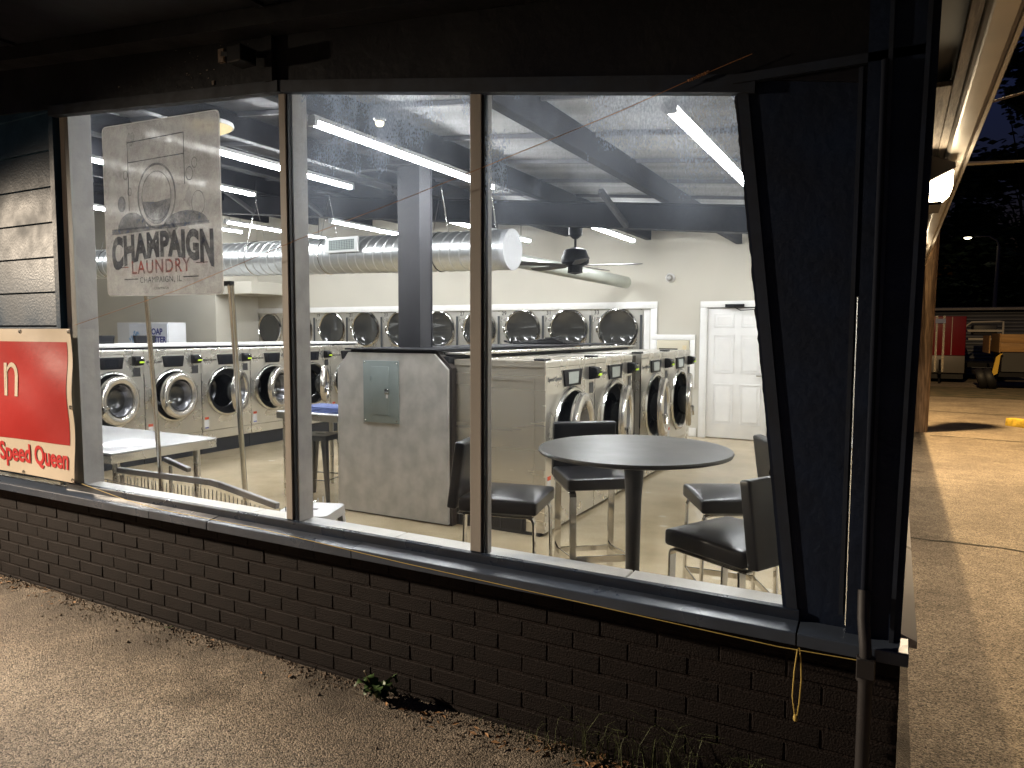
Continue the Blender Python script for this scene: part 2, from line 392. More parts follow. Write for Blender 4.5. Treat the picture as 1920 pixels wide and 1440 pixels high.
def txt(body, size, name, m, parent, loc, rot=(0, 0, 0), label=None, **k):
    o = obj(name, text_mb(body, size, **k).mesh(name, m), parent, loc=loc, rot=rot, label=label); return o

ZF = -.1                     # interior floor level
YB, YG = 2.38, 2.42          # brick face, glass plane
YW = 11.33                   # back wall
def roofz(x): return 2.68-.1*x   # underside of purlins
def heady(x): return 2.62-.096*x # junction of header and soffit

# ================================================================ GROUND
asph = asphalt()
g = MB()
# one sheet to the horizon, finer near the camera
g.add([(-120, -60, 0), (120, -60, 0), (120, 2.41, 0), (-120, 2.41, 0)], [(0, 1, 2, 3)])
g.add([(.05, 2.41, 0), (120, 2.41, 0), (120, 220, 0), (.05, 220, 0)], [(0, 1, 2, 3)])
g.add([(-120, 12, 0), (.05, 12, 0), (.05, 220, 0), (-120, 220, 0)], [(0, 1, 2, 3)])
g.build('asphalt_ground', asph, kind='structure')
MB().box(-17.2, .02, 2.46, YW+1.2, ZF-.12, ZF).build('floor', concrete_floor(), kind='structure')

# dirt and crumbs gathered along the wall foot
def crumbs():
    mb = MB(); rnd = random.Random(3)
    for i in range(2600):
        x = rnd.uniform(-5.6, .0); d = abs(rnd.gauss(0, .07)) if rnd.random() < .8 else abs(rnd.gauss(0, .16))
        w = .6+.4*math.sin(x*3.1)+.3*math.sin(x*7.7)
        y = YB-.004-d*w; s = rnd.uniform(.0015, .0055)*(1.6 if rnd.random() < .06 else 1)
        a = rnd.uniform(0, 6.3); M = Matrix.Translation((x, y, s*.3)) @ Matrix.Rotation(a, 4, 'Z')
        mb.add([(-s, -s*.7, 0), (s, -s*.8, 0), (s*.8, s, 0), (-s*.9, s*.7, 0), (0, 0, s*1.3)], [(0, 1, 4), (1, 2, 4), (2, 3, 4), (3, 0, 4)], M=M)
    return mb
crumbs().build('gravel_crumbs', mat('grit', (.16, .12, .085), .9, var=.5, vscale=60), kind='stuff',
               label='loose grit and dirt gathered along the foot of the dark brick wall')
# dead leaves and twigs by the wall
dl = MB(); rnd = random.Random(12)
for cx, cy, n, sp in ((-4.7, 2.3, 40, .22), (-4.2, 2.28, 14, .12), (-3.0, 2.3, 5, .1), (-1.62, 2.28, 9, .07), (-1.0, 2.3, 70, .28), (-.8, 2.33, 50, .16), (-2.2, 2.27, 10, .3)):
    for i in range(n):
        x, y = rnd.gauss(cx, sp), min(YB-.01, rnd.gauss(cy, .035)); L = rnd.uniform(.006, .022); w = L*rnd.uniform(.15, .6); a = rnd.uniform(0, 6.3)
        M = Matrix.Translation((x, y, rnd.uniform(.003, .012))) @ Matrix.Rotation(a, 4, 'Z') @ Matrix.Rotation(rnd.uniform(-.5, .5), 4, 'X')
        dl.add([(-L, 0, 0), (0, -w, .003), (L, 0, 0), (0, w, .003)], [(0, 1, 2, 3)], M=M)
dl.build('leaf_litter', mat('dead_leaf', (.26, .14, .06), .8, var=.5, vscale=30), kind='stuff', label='brown leaf litter and bits of straw along the wall foot')

# ================================================================ BUILDING SHELL
bld = thing('laundromat_building', 'single storey laundromat building with dark navy front, low sloped roof and lit interior', 'building', (0, 0, 0))
# interior walls
XL = -17.2
def wallp(name, pts, a0, a1, m, axis='y', **k): return MB().prism(pts, a0, a1, axis).build(name, m, bld, **k)
wallp('back_wall', [(-12.8, 1.93), (-3.55, 1.93), (-3.55, ZF), (-2.66, ZF), (-2.66, 1.97), (-1.66, 1.97), (-1.66, ZF), (0, ZF), (0, 2.95), (XL, 4.7), (XL, ZF), (-12.8, ZF)], YW, YW+.15, wall_m)
wallp('alcove_wall', [(-12.9, ZF), (-3.5, ZF), (-3.5, 2.0), (-12.9, 2.0)], YW+1.02, YW+1.1, wall_m)
wallp('bump_out_wall', [(XL, ZF), (-12.46, ZF), (-12.46, 4.2), (XL, 4.7)], 10.2, YW-.002, wall_m)
MB().box(-12.46, -11.4, 10.2, YW-.002, 2.31, 2.55).build('duct_soffit', wall_m, bld)
wallp('left_wall', [(2.46, ZF), (YW+1.2, ZF), (YW+1.2, 4.7), (2.46, 4.7)], XL-.15, XL, wall_m, 'x')
wallp('side_wall', [(2.46, ZF), (YW+1.2, ZF), (YW+1.2, 2.72), (2.46, 2.72)], -.02, .012, mat('side_navy', (.02, .025, .04), .5), 'x')
wallp('side_lining', [(2.5, ZF), (YW, ZF), (YW, 2.8), (2.5, 2.8)], -.034, -.024, wall_m, 'x')
# back door alcove void
MB().box(-2.66, -1.66, YW+.12, YW+.14, ZF, 1.97).build('door_backing', black, bld)
# roof
def rz_(x): return 2.9-.1*x
for a, b, m_ in ((XL-.2, -6.43, mat('dark_deck', (.020, .020, .024), .7, var=.4, vscale=1.2, stretch=(.2, 3, 1), bump=.8, bscale=3)), (-6.428, -3.60, mat('grey_deck', (.10, .10, .11), .7, var=.6, vscale=1.0, stretch=(.2, 2, 1), bump=.8, bscale=3)), (-3.598, .24, insul)):
    MB().prism([(a, rz_(a)), (b, rz_(b)), (b, rz_(b)+.08), (a, rz_(a)+.08)], 1.35, YW+1.3).build('roof', m_, bld)
for a, y0, y1 in ((-5.9, 2.9, 4.1), (-8.9, 3.2, 4.4), (-9.6, 5.0, 6.2), (-7.4, 9.0, 11.2), (-4.9, 8.0, 11.3)):
    MB().prism([(a-.45, rz_(a-.45)-.012), (a+.45, rz_(a+.45)-.012), (a+.45, rz_(a+.45)-.002), (a-.45, rz_(a-.45)-.002)], y0, y1).build('insulation_batt', insul, bld)
# insulation sag seams running down the slope
sm_ = MB()
for k in range(9):
    y = 3.35+k*.98
    sm_.prism([(XL, 4.615), (0, 2.895), (0, 2.86), (XL, 4.58)], y, y+.03)
sm_.build('roof_seam', mat('seam', (.20, .20, .22), .7), bld, kind='stuff')
# purlins along the building, rafters down the slope
xs = [-.75-1.42*k for k in range(12)]
pm = MB()
pm.box(-.045, .045, 2.5, YW-.01, 0, .2)
pme = pm.mesh('purlin', steel_d, .006, 1)
for x in xs: obj('purlin', pme, bld, loc=(x, 0, roofz(x)))
def rafter(y, x0, x1, dep, tfl=.16):
    m = MB()
    for (t0, t1, w) in ((-dep, -dep+.02, tfl), (-dep+.02, -.012, .02), (-.012, .0, tfl)):
        m.prism([(x0, roofz(x0)+t0), (x1, roofz(x1)+t0), (x1, roofz(x1)+t1), (x0, roofz(x0)+t1)], y-w/2, y+w/2)
    return m
rafter(7.5, XL, -.04, .27).build('rafter', steel_d, bld)
rafter(2.72, XL, -.04, .12, .1).build('rafter', steel_d, bld)
# flange braces
for x, s in ((-2.6, 1), (-5.4, -1), (-6.9, 1), (-8.2, 1)):
    MB().bar((x, 7.42, roofz(x)-.25), (x-.1*s, 6.9, roofz(x)+.04), .05, .05).build('flange_brace', mat('brace_grey', (.07, .07, .075), .5), bld)
# white-grey ceiling girts by the left bays
MB().box(-8.9, -8.8, 3.3, 7.4, roofz(-8.85)-.1, roofz(-8.85)).build('girt', steel_d, bld)
# header above the windows, frieze, soffit, battens
hx = (-10, -.1)
MB().prism([(-10, 3.2), (-10, 3.66), (-.1, heady(-.1)+.08), (-.1, 2.285), (-.485, 2.355), (-2.455, 2.65), (-4.2, 2.79)], YG-.03, YG+.05).build('header_panel', header_m, bld)
MB().prism([(-10, heady(-10)-.0), (.06, heady(.06)), (.06, heady(.06)+.075), (-10, heady(-10)+.075)], YG-.16, YG-.034).build('frieze_board', header_m, bld)
MB().prism([(-10, heady(-10)+.078), (.2, heady(.2)+.078), (.2, heady(.2)+.1), (-10, heady(-10)+.1)], 1.2, YG-.036).build('soffit', soffit_m, bld)
for x in (-6.0, -4.3, -2.42, -.9):
    MB().prism([(x-.02, heady(x)+.062), (x+.02, heady(x)+.060), (x+.02, heady(x)+.0775), (x-.02, heady(x)+.0775)], 1.2, YG-.17).build('soffit_batten', soffit_m, bld)
MB().prism([(-10, heady(-10)+.05), (.3, heady(.3)+.05), (.3, heady(.3)+.35), (-10, heady(-10)+.35)], 1.1, 1.19).build('front_fascia', header_m, bld)
MB().box(-2.53, -2.485, YG-.055, YG-.031, 2.66, heady(-2.5)-.002).build('header_batten', header_m, bld)
# head rail under the header
MB().prism([(-4.22, 2.80), (-2.46, 2.66), (-2.46, 2.61), (-4.22, 2.745)], YG-.05, YG-.002).build('head_trim', navy2, bld)
MB().prism([(-2.455, 2.66), (-.42, 2.355), (-.42, 2.30), (-2.455, 2.61)], YG-.045, YG-.002).build('head_trim', navy2, bld)
# tapered steel column with its cladding right of the glass
MB().prism([(-.487, 2.36), (-.112, 2.36), (-.112, .62), (-.288, .62)], YG-.02, YG+.02).build('column_cladding', navy, bld)
MB().prism([(-.478, 2.325), (-.445, 2.325), (-.247, .66), (-.28, .66)], YG-.028, YG-.021).build('column_flange', navy2, bld)
MB().prism([(-.487, 2.72), (-.112, 2.7), (-.112, 2.363), (-.487, 2.363)], YG-.016, YG+.02).build('column_cladding', navy, bld)
MB().box(-.487, .055, YG-.05, YG-.021, 2.335, 2.362).build('rail', navy2, bld)
MB().box(-.128, -.116, YG-.036, YG-.021, .68, 2.33).build('edge_trim', navy2, bld)
# the corner post; a hair-line gap beside it shows the lit room
MB().prism([(-.104, 1.66), (.061, 1.66), (.080, 2.72), (-.104, 2.72)], YG-.05, YG+.035).build('corner_post', navy, bld)
MB().prism([(-.1065, .60), (.042, .60), (.061, 1.66), (-.1065, 1.66)], YG-.05, YG+.035).build('corner_post', navy, bld)
MB().box(-.112, -.104, YG-.02, YG+.02, 1.66, 2.7).build('gap_filler', navy, bld)
MB().box(-.052, -.040, YG-.062, YG-.051, .62, 2.65).build('edge_trim', navy2, bld)
MB().prism([(.012, .62), (.024, .62), (.058, 2.65), (.046, 2.65)], YG-.062, YG-.051).build('edge_trim', navy2, bld)
# side wall: projecting sill and vertical joints

for y in (3.2, 4.1, 5.0, 6.2, 7.5, 9.0):
    MB().box(.013, .024, y, y+.05, .68, 2.58).build('side_batten', navy2, bld)

# ---- brick wall: every brick
bw = thing('brick_wall', 'low dark brown painted brick wall under the storefront windows', 'wall', (0, 0, 0))
MB().box(-9.8, .045, YB+.0035, YB+.08, -.05, .585).build('mortar', mortar_m, bw)
MB().box(-9.8, -.03, YB+.08, YG+.035, ZF, .62).build('inner_wall', wall_m, bw)
MB().box(-.028, .026, 2.462, YW+1, -.05, .60).build('side_mortar', mortar_m, bw)
CH, BL = .0705, .213
bricks = []
for v in range(6):
    rr = random.Random(v); m = MB()
    vs = []
    j = lambda a: rr.uniform(-a, a)
    x1, z1 = BL-.006, CH-.0105
    m.add([(0+j(.001), 0, 0+j(.001)), (x1+j(.001), j(.001), 0+j(.0012)), (x1+j(.001), .05, 0), (0, .05, 0), (0+j(.001), j(.0012), z1+j(.001)), (x1+j(.001), j(.0012), z1+j(.0012)), (x1, .05, z1), (0, .05, z1)],
          [(0, 3, 2, 1), (4, 5, 6, 7), (0, 1, 5, 4), (1, 2, 6, 5), (2, 3, 7, 6), (3, 0, 4, 7)])
    bricks.append(m.mesh('brick', brick_m, .0022, 1))
half = MB().box(0, BL/2-.009, 0, .05, 0, CH-.0095).mesh('brick', brick_m, .0022, 1)
rb = random.Random(5)
nb_ = 0
for c in range(9):
    z = -.045+c*CH
    x = .05-(BL if c % 2 == 0 else BL/2)
    if c % 2: obj('brick', half, bw, loc=(x+.0, YB, z)); x -= BL
    while x > -6.0 and nb_ < 240:
        o = obj('brick', rb.choice(bricks), bw, loc=(x, YB+rb.uniform(-.0015, .0015), z+rb.uniform(-.0006, .0006))); nb_ += 1
        x -= BL
    m = None
far = MB()
for c in range(9):
    z = -.045+c*CH; x = -6.1-(c % 2)*BL/2
    while x > -9.6:
        far.box(x-BL+.009, x, YB, YB+.03, z, z+CH-.0095); x -= BL
far.build('brick_course', brick_m, bw, kind='stuff')
sb = MB()
for c in range(9):
    z = -.045+c*CH; y = 2.435+(c % 2)*BL/2
    while y < 9: sb.box(.014, .031, y, y+BL-.009, z, z+CH-.0095); y += BL
sb.build('side_brick', brick_m, bw, kind='stuff')

# ---- metal sill flashing in lengths
sill = thing('window_sill', 'navy metal sill flashing running under the windows above the bricks', 'window sill', (0, 0, 0))
sill_p = mat('sill_paint', (.050, .064, .090), .34, var=.2, vscale=5, rvar=.1, bump=.12, bscale=14)
prof = [(YB-.068, .582), (YB-.068, .620), (YB-.066, .623), (YG-.02, .636), (YG-.02, .60), (YB-.045, .588)]
cuts = [-9.8, -7.6, -5.2, -3.37, -2.93, -2.02, -.24, .066]
for i in range(len(cuts)-1):
    d = .0012*(i % 2)
    MB().prism([(a-d, b+d*1.5) for a, b in prof], cuts[i]+.0015, cuts[i+1]-.0015, 'x').build('flashing', sill_p, sill, bev=.003, seg=1)
MB().prism([(.013, .60), (.088, .60), (.088, .622), (.013, .65)], YB+.045, 11.3, 'y').build('side_flashing', alum, sill)
MB().box(-4.22, -.24, YG-.035, YG-.004, .630, .670).build('bottom_rail', mat('navy_rail', (.02, .028, .045), .3, var=.3, vscale=6, rvar=.1), sill, bev=.003, seg=1)

# ---- lap siding to the left of the window, one object per board
sd = thing('lap_siding', 'blue grey lap siding boards on the wall left of the windows', 'siding', (0, 0, 0))
zz = [.66, .78, .98, 1.18, 1.38, 1.58, 1.775, 1.975, 2.172, 2.372, 2.575, 2.785, 2.985, 3.19]
MB().box(-9.8, -4.24, YG+.012, YG+.05, .65, 3.2).build('sheathing', black, sd)
for i in range(len(zz)-1):
    z0, z1 = zz[i], zz[i+1]
    MB().prism([(YG-.016, z0), (YG+.0, z1+.012), (YG+.01, z1+.012), (YG+.01, z0)], -9.8, -4.262, 'x').build('siding_board', siding_m, sd, bev=.0012, seg=1)
MB().box(-4.259, -4.215, YG-.03, YG+.012, .65, 2.79).build('corner_trim', siding_m, sd, bev=.002, seg=1)

# ---- storefront window
win = thing('storefront_window', 'three pane storefront window with bronze mullions and smudged glass', 'window', (0, 0, 0))
g1 = window_glass('glass_streaked', .16, 1.75, 2.9, 3.1)
g2 = window_glass('glass_hazed', .62, 1.75, 2.65, 7.7)
g3 = window_glass('glass_hazed_right', .72, 1.62, 2.50, 13.3)
def pane(pts, m):
    MB().prism(pts, YG, YG+.005).build('glass_pane', m, win)
pane([(-4.16, .66), (-2.46, .66), (-2.46, 2.622), (-4.16, 2.75)], g1)
pane([(-2.43, .66), (-1.46, .66), (-1.46, 2.475), (-2.43, 2.62)], g2)
pane([(-1.42, .66), (-.29, .66), (-.487, 2.325), (-1.42, 2.465)], g3)
# mullions: bronze face, gasket, painted inner post
for x0, x1, gx, yin, xt in ((-2.492, -2.452, -2.442, YG+.055, 2.628), (-1.482, -1.431, -1.421, YG+.02, 2.475)):
    MB().box(x0, x1, YG-.014, YG-.0, .672, xt).build('mullion', bronze, win, bev=.002, seg=1)
    MB().box(x1, gx, YG-.008, YG+.006, .66, xt).build('gasket', black, win)
    MB().box(x0-.01, gx, YG+.0062, YG+.012, .66, xt).build('gasket', black, win)
MB().box(-2.475, -2.436, YG+.013, YG+.105, .66, 2.63).build('inner_post', jamb_m, win, bev=.002, seg=1)
MB().box(-1.47, -1.416, YG+.013, YG+.045, .66, 2.48).build('inner_post', jamb_m, win, bev=.002, seg=1)
MB().box(-4.25, -4.15, YG+.013, YG+.15, .62, 2.82).build('jamb', jamb_m, win, bev=.002, seg=1)
MB().prism([(-4.2, .62), (-4.2, 2.8), (-4.12, 2.745), (-4.10, .66)], YG-.0, YG+.0125).build('jamb_stop', mat('pale_stop', (.45, .44, .42), .5), win)
# white inner ledge in lengths
for a, b in ((-4.2, -2.78), (-2.775, -1.9), (-1.895, -.845), (-.84, -.2)):
    MB().box(a, b, YG+.008, YG+.128, .60, .655).build('inner_ledge', sillw, win, bev=.003, seg=1)
# ragged silicone at the right edge
rs = MB(); rnd = random.Random(4)
N_ = 90; v_ = []
for k in range(N_+1):
    z = .68+k/N_*1.63; x = -.29-(z-.66)*.1183
    e = .0012*math.sin(k*.9)+rnd.uniform(-.0012, .0012)+(.004 if rnd.random() < .06 else 0)
    v_ += [(x-.003-e, YG-.004, z), (x+.006, YG-.004, z)]
rs.add(v_, [(2*k, 2*k+1, 2*k+3, 2*k+2) for k in range(N_)])
rs.build('sealant', black, win)

# ================================================================ EAVE ON THE RIGHT
eave = thing('side_eave', 'lit metal gutter and weathered boards along the side eave of the building', 'eave', (0, 0, 0))
MB().prism([(.205, 2.66), (.205, 2.56), (.222, 2.545), (.295, 2.545), (.302, 2.57), (.315, 2.58), (.318, 2.66)], .6, 4.95).build('gutter', alum, eave, bev=.004, seg=1)
MB().prism([(.205, 2.66), (.205, 2.56), (.222, 2.545), (.295, 2.545), (.302, 2.57), (.315, 2.58), (.318, 2.66)], 4.955, 16.5).build('gutter', alum, eave, bev=.004, seg=1)
MB().box(.322, .345, .6, 16.5, 2.6, 2.68).build('drip_edge', alum, eave, bev=.004, seg=1)
for a, b in ((.6, 4.93), (4.94, 9.2), (9.21, 16.5)):
    MB().box(.165, .203, a, b, 2.575, 2.60).build('fascia_board', wood_m, eave, bev=.002, seg=1)
for a, b in ((3.55, 5.6), (8.3, 10.6), (10.62, 16.5)):
    MB().box(.092, .163, a, b, 2.578, 2.60).build('soffit_board', wood_m, eave, bev=.002, seg=1)
MB().box(.0, .2, .6, 16.5, 2.64, 2.66).build('eave_deck', black, eave)
lensm = emis('lamp_lens', (1, .80, .52), 60)
shade_m = mat('lamp_housing', (.03, .022, .018), .5)
def wall_pack(y, z, s, lab):
    t = thing('wall_lamp', lab, 'wall lamp', (.092, y, z), 0, 'wall lamps along the side wall')
    # wedge housing open below and outward
    MB().prism([(0, .13*s), (.05, .15*s), (.16, .10*s), (.16, .07*s), (.02, .0), (0, -.1*s)], -.17*s, .17*s).build('housing', shade_m, t, bev=.004, seg=1)
    MB().prism([(.022, -.005), (.152, .06*s), (.150, -.03*s), (.08, -.10*s), (.022, -.105*s)], -.155*s, .155*s).build('lens', lensm, t)
    MB().box(.0, .10, -.17*s, .17*s, -.125*s, -.108*s).build('bottom_lip', shade_m, t)
    MB().box(-.079, .0, -.05*s, .05*s, -.06*s, .10*s).build('bracket', shade_m, t)
    MB().box(.0, .018, -.12*s, .12*s, -.26*s, -.127*s).build('back_plate', shade_m, t)
    return t
wall_pack(4.9, 2.40, 1., 'nearer lit wall lamp in a dark wedge housing under the eave')
wall_pack(9.5, 2.40, 1., 'farther lit wall lamp low under the eave beside the wooden pole')
light('wall_lamp_beam', 'SPOT', (.30, 4.9, 2.30), 270, WARM, (1.0, 4.9, 0), spot_size=R(158), spot_blend=.7, shadow_soft_size=.05)
light('wall_lamp_beam', 'SPOT', (.30, 9.5, 2.30), 270, WARM, (1.0, 9.5, 0), spot_size=R(158), spot_blend=.7, shadow_soft_size=.05)

# overhead cables leaving the eave
def cable(name, pts, r, m, label, cat, group=None):
    return MB().tube(pts, r, 6).build(name, m, label=label, cat=cat, group=group)
cable('overhead_cable', [(.33, 7.3, 3.43), (1.0, 9, 3.98), (6, 17, 6.8)], .012, mat('cable', (.3, .24, .17), .6), 'upper overhead cable running off from the gutter to the right', 'cable')
cable('overhead_cable', [(.33, 5.4, 2.62), (1.19, 10, 3.5), (7, 40, 9.8)], .014, mat('cable2', (.7, .6, .4), .5), 'lower brightly lit cable leaving the gutter above the wall lamp', 'cable')

# ================================================================ DOWNPIPE, STRING, WIRE, BRACKETS
pp = thing('downpipe', 'grey conduit pipe running down the brick wall at the corner', 'pipe', (-.045, YB-.09, 0))
MB().tube([(0, 0, -.02), (.0, 0, .54), (-.0, 0, .575)], .019, 12).build('lower_pipe', pipe_m, pp)
MB().tube([(0, 0, .53), (0, 0, .60)], .0255, 12).build('coupling', pipe_m, pp)
MB().tube([(0, 0, .585), (-.004, .0, .64), (-.012, .035, .70), (-.014, .060, .78)], .017, 12).build('elbow', pipe_m, pp)
MB().tube([(-.014, .066, .77), (-.014, .066, 2.33)], .010, 10).build('upper_pipe', mat('pipe_navy', (.008, .011, .02), .8, spec=.15), pp)
MB().box(-.022, .022, -.027, -.022, .545, .60).build('box_cover', pipe_m, pp)
st = [(-4.03, YB-.02, .688), (-3.6, YB-.05, .655), (-3.29, YB-.068, .642), (-2.6, YB-.068, .640), (-2.1, YB-.071, .622), (-1.74, YB-.071, .608), (-.94, YB-.071, .588), (-.56, YB-.071, .578), (-.292, YB-.071, .571), (-.06, YB-.071, .578)]
ys = thing('yellow_string', 'yellow twine strung along the sill with a knotted loop hanging near the corner', 'string', (0, 0, 0))
MB().tube(st, .0016, 5).build('twine', string_m, ys)
lp = [(-.235, YB-.072, .575), (-.243, YB-.066, .50), (-.246, YB-.066, .42), (-.238, YB-.066, .365), (-.232, YB-.066, .352), (-.226, YB-.066, .40), (-.222, YB-.066, .48), (-.226, YB-.066, .55), (-.231, YB-.062, .577)]
MB().tube(lp, .0022, 5).build('loop', string_m, ys)
MB().lathe([(.0, -.012), (.006, -.008), (.0075, 0), (.005, .01), (0, .012)], 8, Matrix.Translation((-.235, YB-.066, .352))).build('knot', string_m, ys)
ow = thing('orange_wire', 'thin orange wire stretched diagonally across the front of the glass', 'wire', (0, 0, 0))
MB().tube([(-4.03, 2.36, 1.58), (-3.167, 2.365, 1.752), (-2.337, 2.36, 1.955), (-1.796, 2.36, 2.074), (-1.373, 2.36, 2.173), (-.861, 2.36, 2.297), (-.626, 2.36, 2.362), (-.428, 2.36, 2.412)], .0014, 5).build('strand', wire_m, ow)
tw = [(-.626+.0016*k, 2.36+.004*math.sin(k*1.7), 2.362+.0004*k*1.1+.004*math.cos(k*1.7)) for k in range(42)]
MB().tube(tw, .0022, 5).build('twisted_end', wire_m, ow)

sec = thing('light_bracket', 'old black light bracket fixed to the header with peeling paint', 'bracket', (0, 0, 0))
MB().box(-2.84, -2.805, YG-.045, YG-.031, 2.80, 2.86).build('wall_plate', mat('plate_bare', (.24, .19, .15), .6, var=.4, vscale=40), sec)
MB().bar((-2.80, YG-.05, 2.83), (-2.60, YG-.10, 2.77), .02, .02).build('arm', dark_m, sec)
MB().box(-2.65, -2.56, YG-.16, YG-.07, 2.73, 2.80).build('lamp_box', dark_m, sec, bev=.004, seg=1)
MB().box(-2.90, -2.885, YG-.034, YG-.030, 2.71, 2.73).build('screw_plate', mat('plate_bare', (.5, .45, .4), .6), sec)
# paint chips on the header
pc = MB(); rnd = random.Random(9)
for k in range(46):
    x = rnd.gauss(-2.95, .28); z = rnd.uniform(2.66, 2.9)-(x+2.9)*.09
    s = rnd.uniform(.001, .004); pc.box(x, x+s*rnd.uniform(1, 4), YG-.0315, YG-.0302, z, z+s)
pc.build('paint_chip', mat('chip', (.35, .30, .26), .7), bld, kind='stuff')

# ================================================================ BANNER
def cloth(x0, x1, z0, z1, y, nx, nz, fn):
    mb = MB(); v = []
    for j in range(nz+1):
        for i in range(nx+1):
            x = x0+(x1-x0)*i/nx; z = z0+(z1-z0)*j/nz; v.append((x, y+fn(x, z), z))
    f = [(j*(nx+1)+i, j*(nx+1)+i+1, (j+1)*(nx+1)+i+1, (j+1)*(nx+1)+i) for j in range(nz) for i in range(nx)]
    return mb.add(v, f, smooth=True)
ban = thing('vinyl_banner', 'red and cream vinyl banner tied up below the siding with red lettering', 'banner', (0, 0, 0))
def wav(x, z):
    r = math.hypot(x+4.06, z-1.56)
    return .007*math.sin((x*.6+z)*16)*math.exp(-r*1.6)+.004*math.sin(x*7+z*3)+.004*math.sin(z*11-x*4)
by = YG-.07
edge = lambda x, z: .010*math.sin((z-.69)/.87*PI)
def bcl(x0, x1, z0, z1, dy, nx, nz): return cloth(x0, x1, z0, z1, by-dy, nx, nz, wav)
bcl(-6.9, -4.06, .69, 1.56, 0, 110, 36).build('cloth', creamv, ban)
b2 = bcl(-6.75, -4.105, .90, 1.485, .0016, 100, 28)
b2.build('red_field', redv, ban)
def on_banner(mb, name, m, dx, dz, dy):
    out = MB(); out.f = mb.f; out.sm = mb.sm
    out.v = [(x+dx, by+wav(x+dx, z+dz)-dy+y*.2, z+dz) for x, y, z in mb.v]
    return out.build(name, m, ban)
n_ = text_mb('n', .45, align='RIGHT', sx=.9, bold=-.002)
on_banner(n_, 'lettering', creamv, -4.585, 1.155, .004)
o_ = text_mb('Speed Queen', .155, align='RIGHT', bold=.0042, sx=.86)
on_banner(o_, 'lettering', redt, -4.108, .765, .003)
for x, z in ((-4.075, 1.545), (-4.075, 1.12), (-4.075, .705), (-4.6, .70), (-4.55, 1.545), (-5.2, 1.545), (-5.2, .70)):
    MB().lathe([(.006, -.001), (.012, 0), (.006, .001)], 12, Matrix.Translation((x, by+wav(x, z)-.003, z)) @ Matrix.Rotation(R(90), 4, 'X')).build('grommet', chrome_s, ban)

# ================================================================ POSTER ON THE INSIDE OF THE GLASS
PO = thing('window_poster', 'large faded translucent laundry poster hanging behind the left pane', 'poster', (-3.40, 2.452, 2.19))
def rrect(x0, x1, zl0, zl1, zr0, zr1, r=.03, n=5):
    pts = []
    cs = [((x0, zl0), 180), ((x1, zr0), 270), ((x1, zr1), 0), ((x0, zl1), 90)]
    for (cx, cz), a in cs:
        ox = cx+(r if cx == x0 else -r); oz = cz+(r if a in (180, 270) else -r)
        for k in range(n+1):
            t = R(a+90*k/n); pts.append((ox+r*math.cos(t), oz+r*math.sin(t)))
    return pts
MB().prism(rrect(-.465, .465, -.45, .465, -.46, .435), 0, .003).build('film', poster_film(), PO)
ink_b = print_film('faded_blue_ink', (.12, .16, .26), .72, .5, 12)
ink_d = print_film('faded_dark_ink', (.10, .115, .16), .74, .5, 14)
ink_r = print_film('faded_red_ink', (.55, .10, .08), .68, .5, 16)
ink_g = print_film('grime', (.30, .30, .33), .30, .52, 6)
def arch(x, y): return (x, y*(1+.55*(x/.42)**2)-.05*(x/.42)**2-(.0 if y > .01 else .0))
def P_(mb, name, m, x, z, y=-.002): 
    o = MB(); o.f = mb.f; o.sm = mb.sm; o.v = [(a+x, y+b*.3, c+z) for a, b, c in mb.v]; return o.build(name, m, PO)
P_(text_mb('CHAMPAIGN', .168, bold=.0095, sx=.80, spacing=1.06, warp=lambda x, y: (x, y*(1+.45*(x/.42)**2)-.07*(x/.42)**2)), 'lettering', ink_d, 0, -.245)
P_(text_mb('LAUNDRY', .098, bold=.0015, spacing=1.18, sx=.94), 'lettering', ink_r, -.01, -.335)
P_(text_mb('CHAMPAIGN, IL', .044, spacing=1.1), 'lettering', ink_d, -.01, -.385)
for a, b, z, h, ink in ((-.36, -.27, -.30, .005, ink_r), (.27, .36, -.298, .005, ink_r), (-.31, -.19, -.366, .006, ink_d), (.17, .29, -.366, .006, ink_d)):
    P_(MB().box(a, b, 0, .001, z, z+h), 'rule', ink, 0, 0)
def ring(cx, cz, rx, rz, w, a0=0, a1=360, n=36):
    m = MB(); v = []
    for k in range(n+1):
        t = R(a0+(a1-a0)*k/n)
        v += [(cx+rx*math.cos(t), 0, cz+rz*math.sin(t)), (cx+(rx-w)*math.cos(t), 0, cz+(rz-w)*math.sin(t))]
    return m.add(v, [(2*k, 2*k+2, 2*k+3, 2*k+1) for k in range(n)])
def disc(cx, cz, rx, rz, n=28, a0=0, a1=360):
    return MB().add([(cx, 0, cz)]+[(cx+rx*math.cos(R(a0+(a1-a0)*k/n)), 0, cz+rz*math.sin(R(a0+(a1-a0)*k/n))) for k in range(n+1)], [(0, k+1, k+2) for k in range(n)])
P_(ring(-.02, .06, .155, .17, .012), 'machine_drawing', ink_b, 0, 0)
P_(ring(-.02, .06, .12, .13, .006), 'machine_drawing', ink_b, 0, 0, -.0024)
P_(disc(-.02, .03, .11, .115, 28, 175, 365), 'machine_drawing', ink_b, 0, 0, -.0028)
fr_ = MB()
for a, b, c, d in ((-.25, -.244, .0, .36), (.20, .206, .1, .36), (-.25, .206, .354, .36), (-.25, .206, .25, .255)): fr_.box(a, b, 0, .0005, c, d)
P_(fr_, 'machine_drawing', ink_b, 0, 0)
for cx, cz, r in ((-.31, .04, .034), (-.24, .1, .018), (.30, .0, .05), (.28, .2, .022), (.24, .15, .028), (-.27, .19, .02)):
    P_(ring(cx, cz, r, r*1.25, .005), 'bubble', ink_b, 0, 0)
P_(disc(-.31, .04, .03, .038), 'bubble', ink_b, 0, 0, -.0024)
P_(disc(-.23, -.10, .12, .09, 24, 0, 180), 'wave', ink_b, 0, 0)
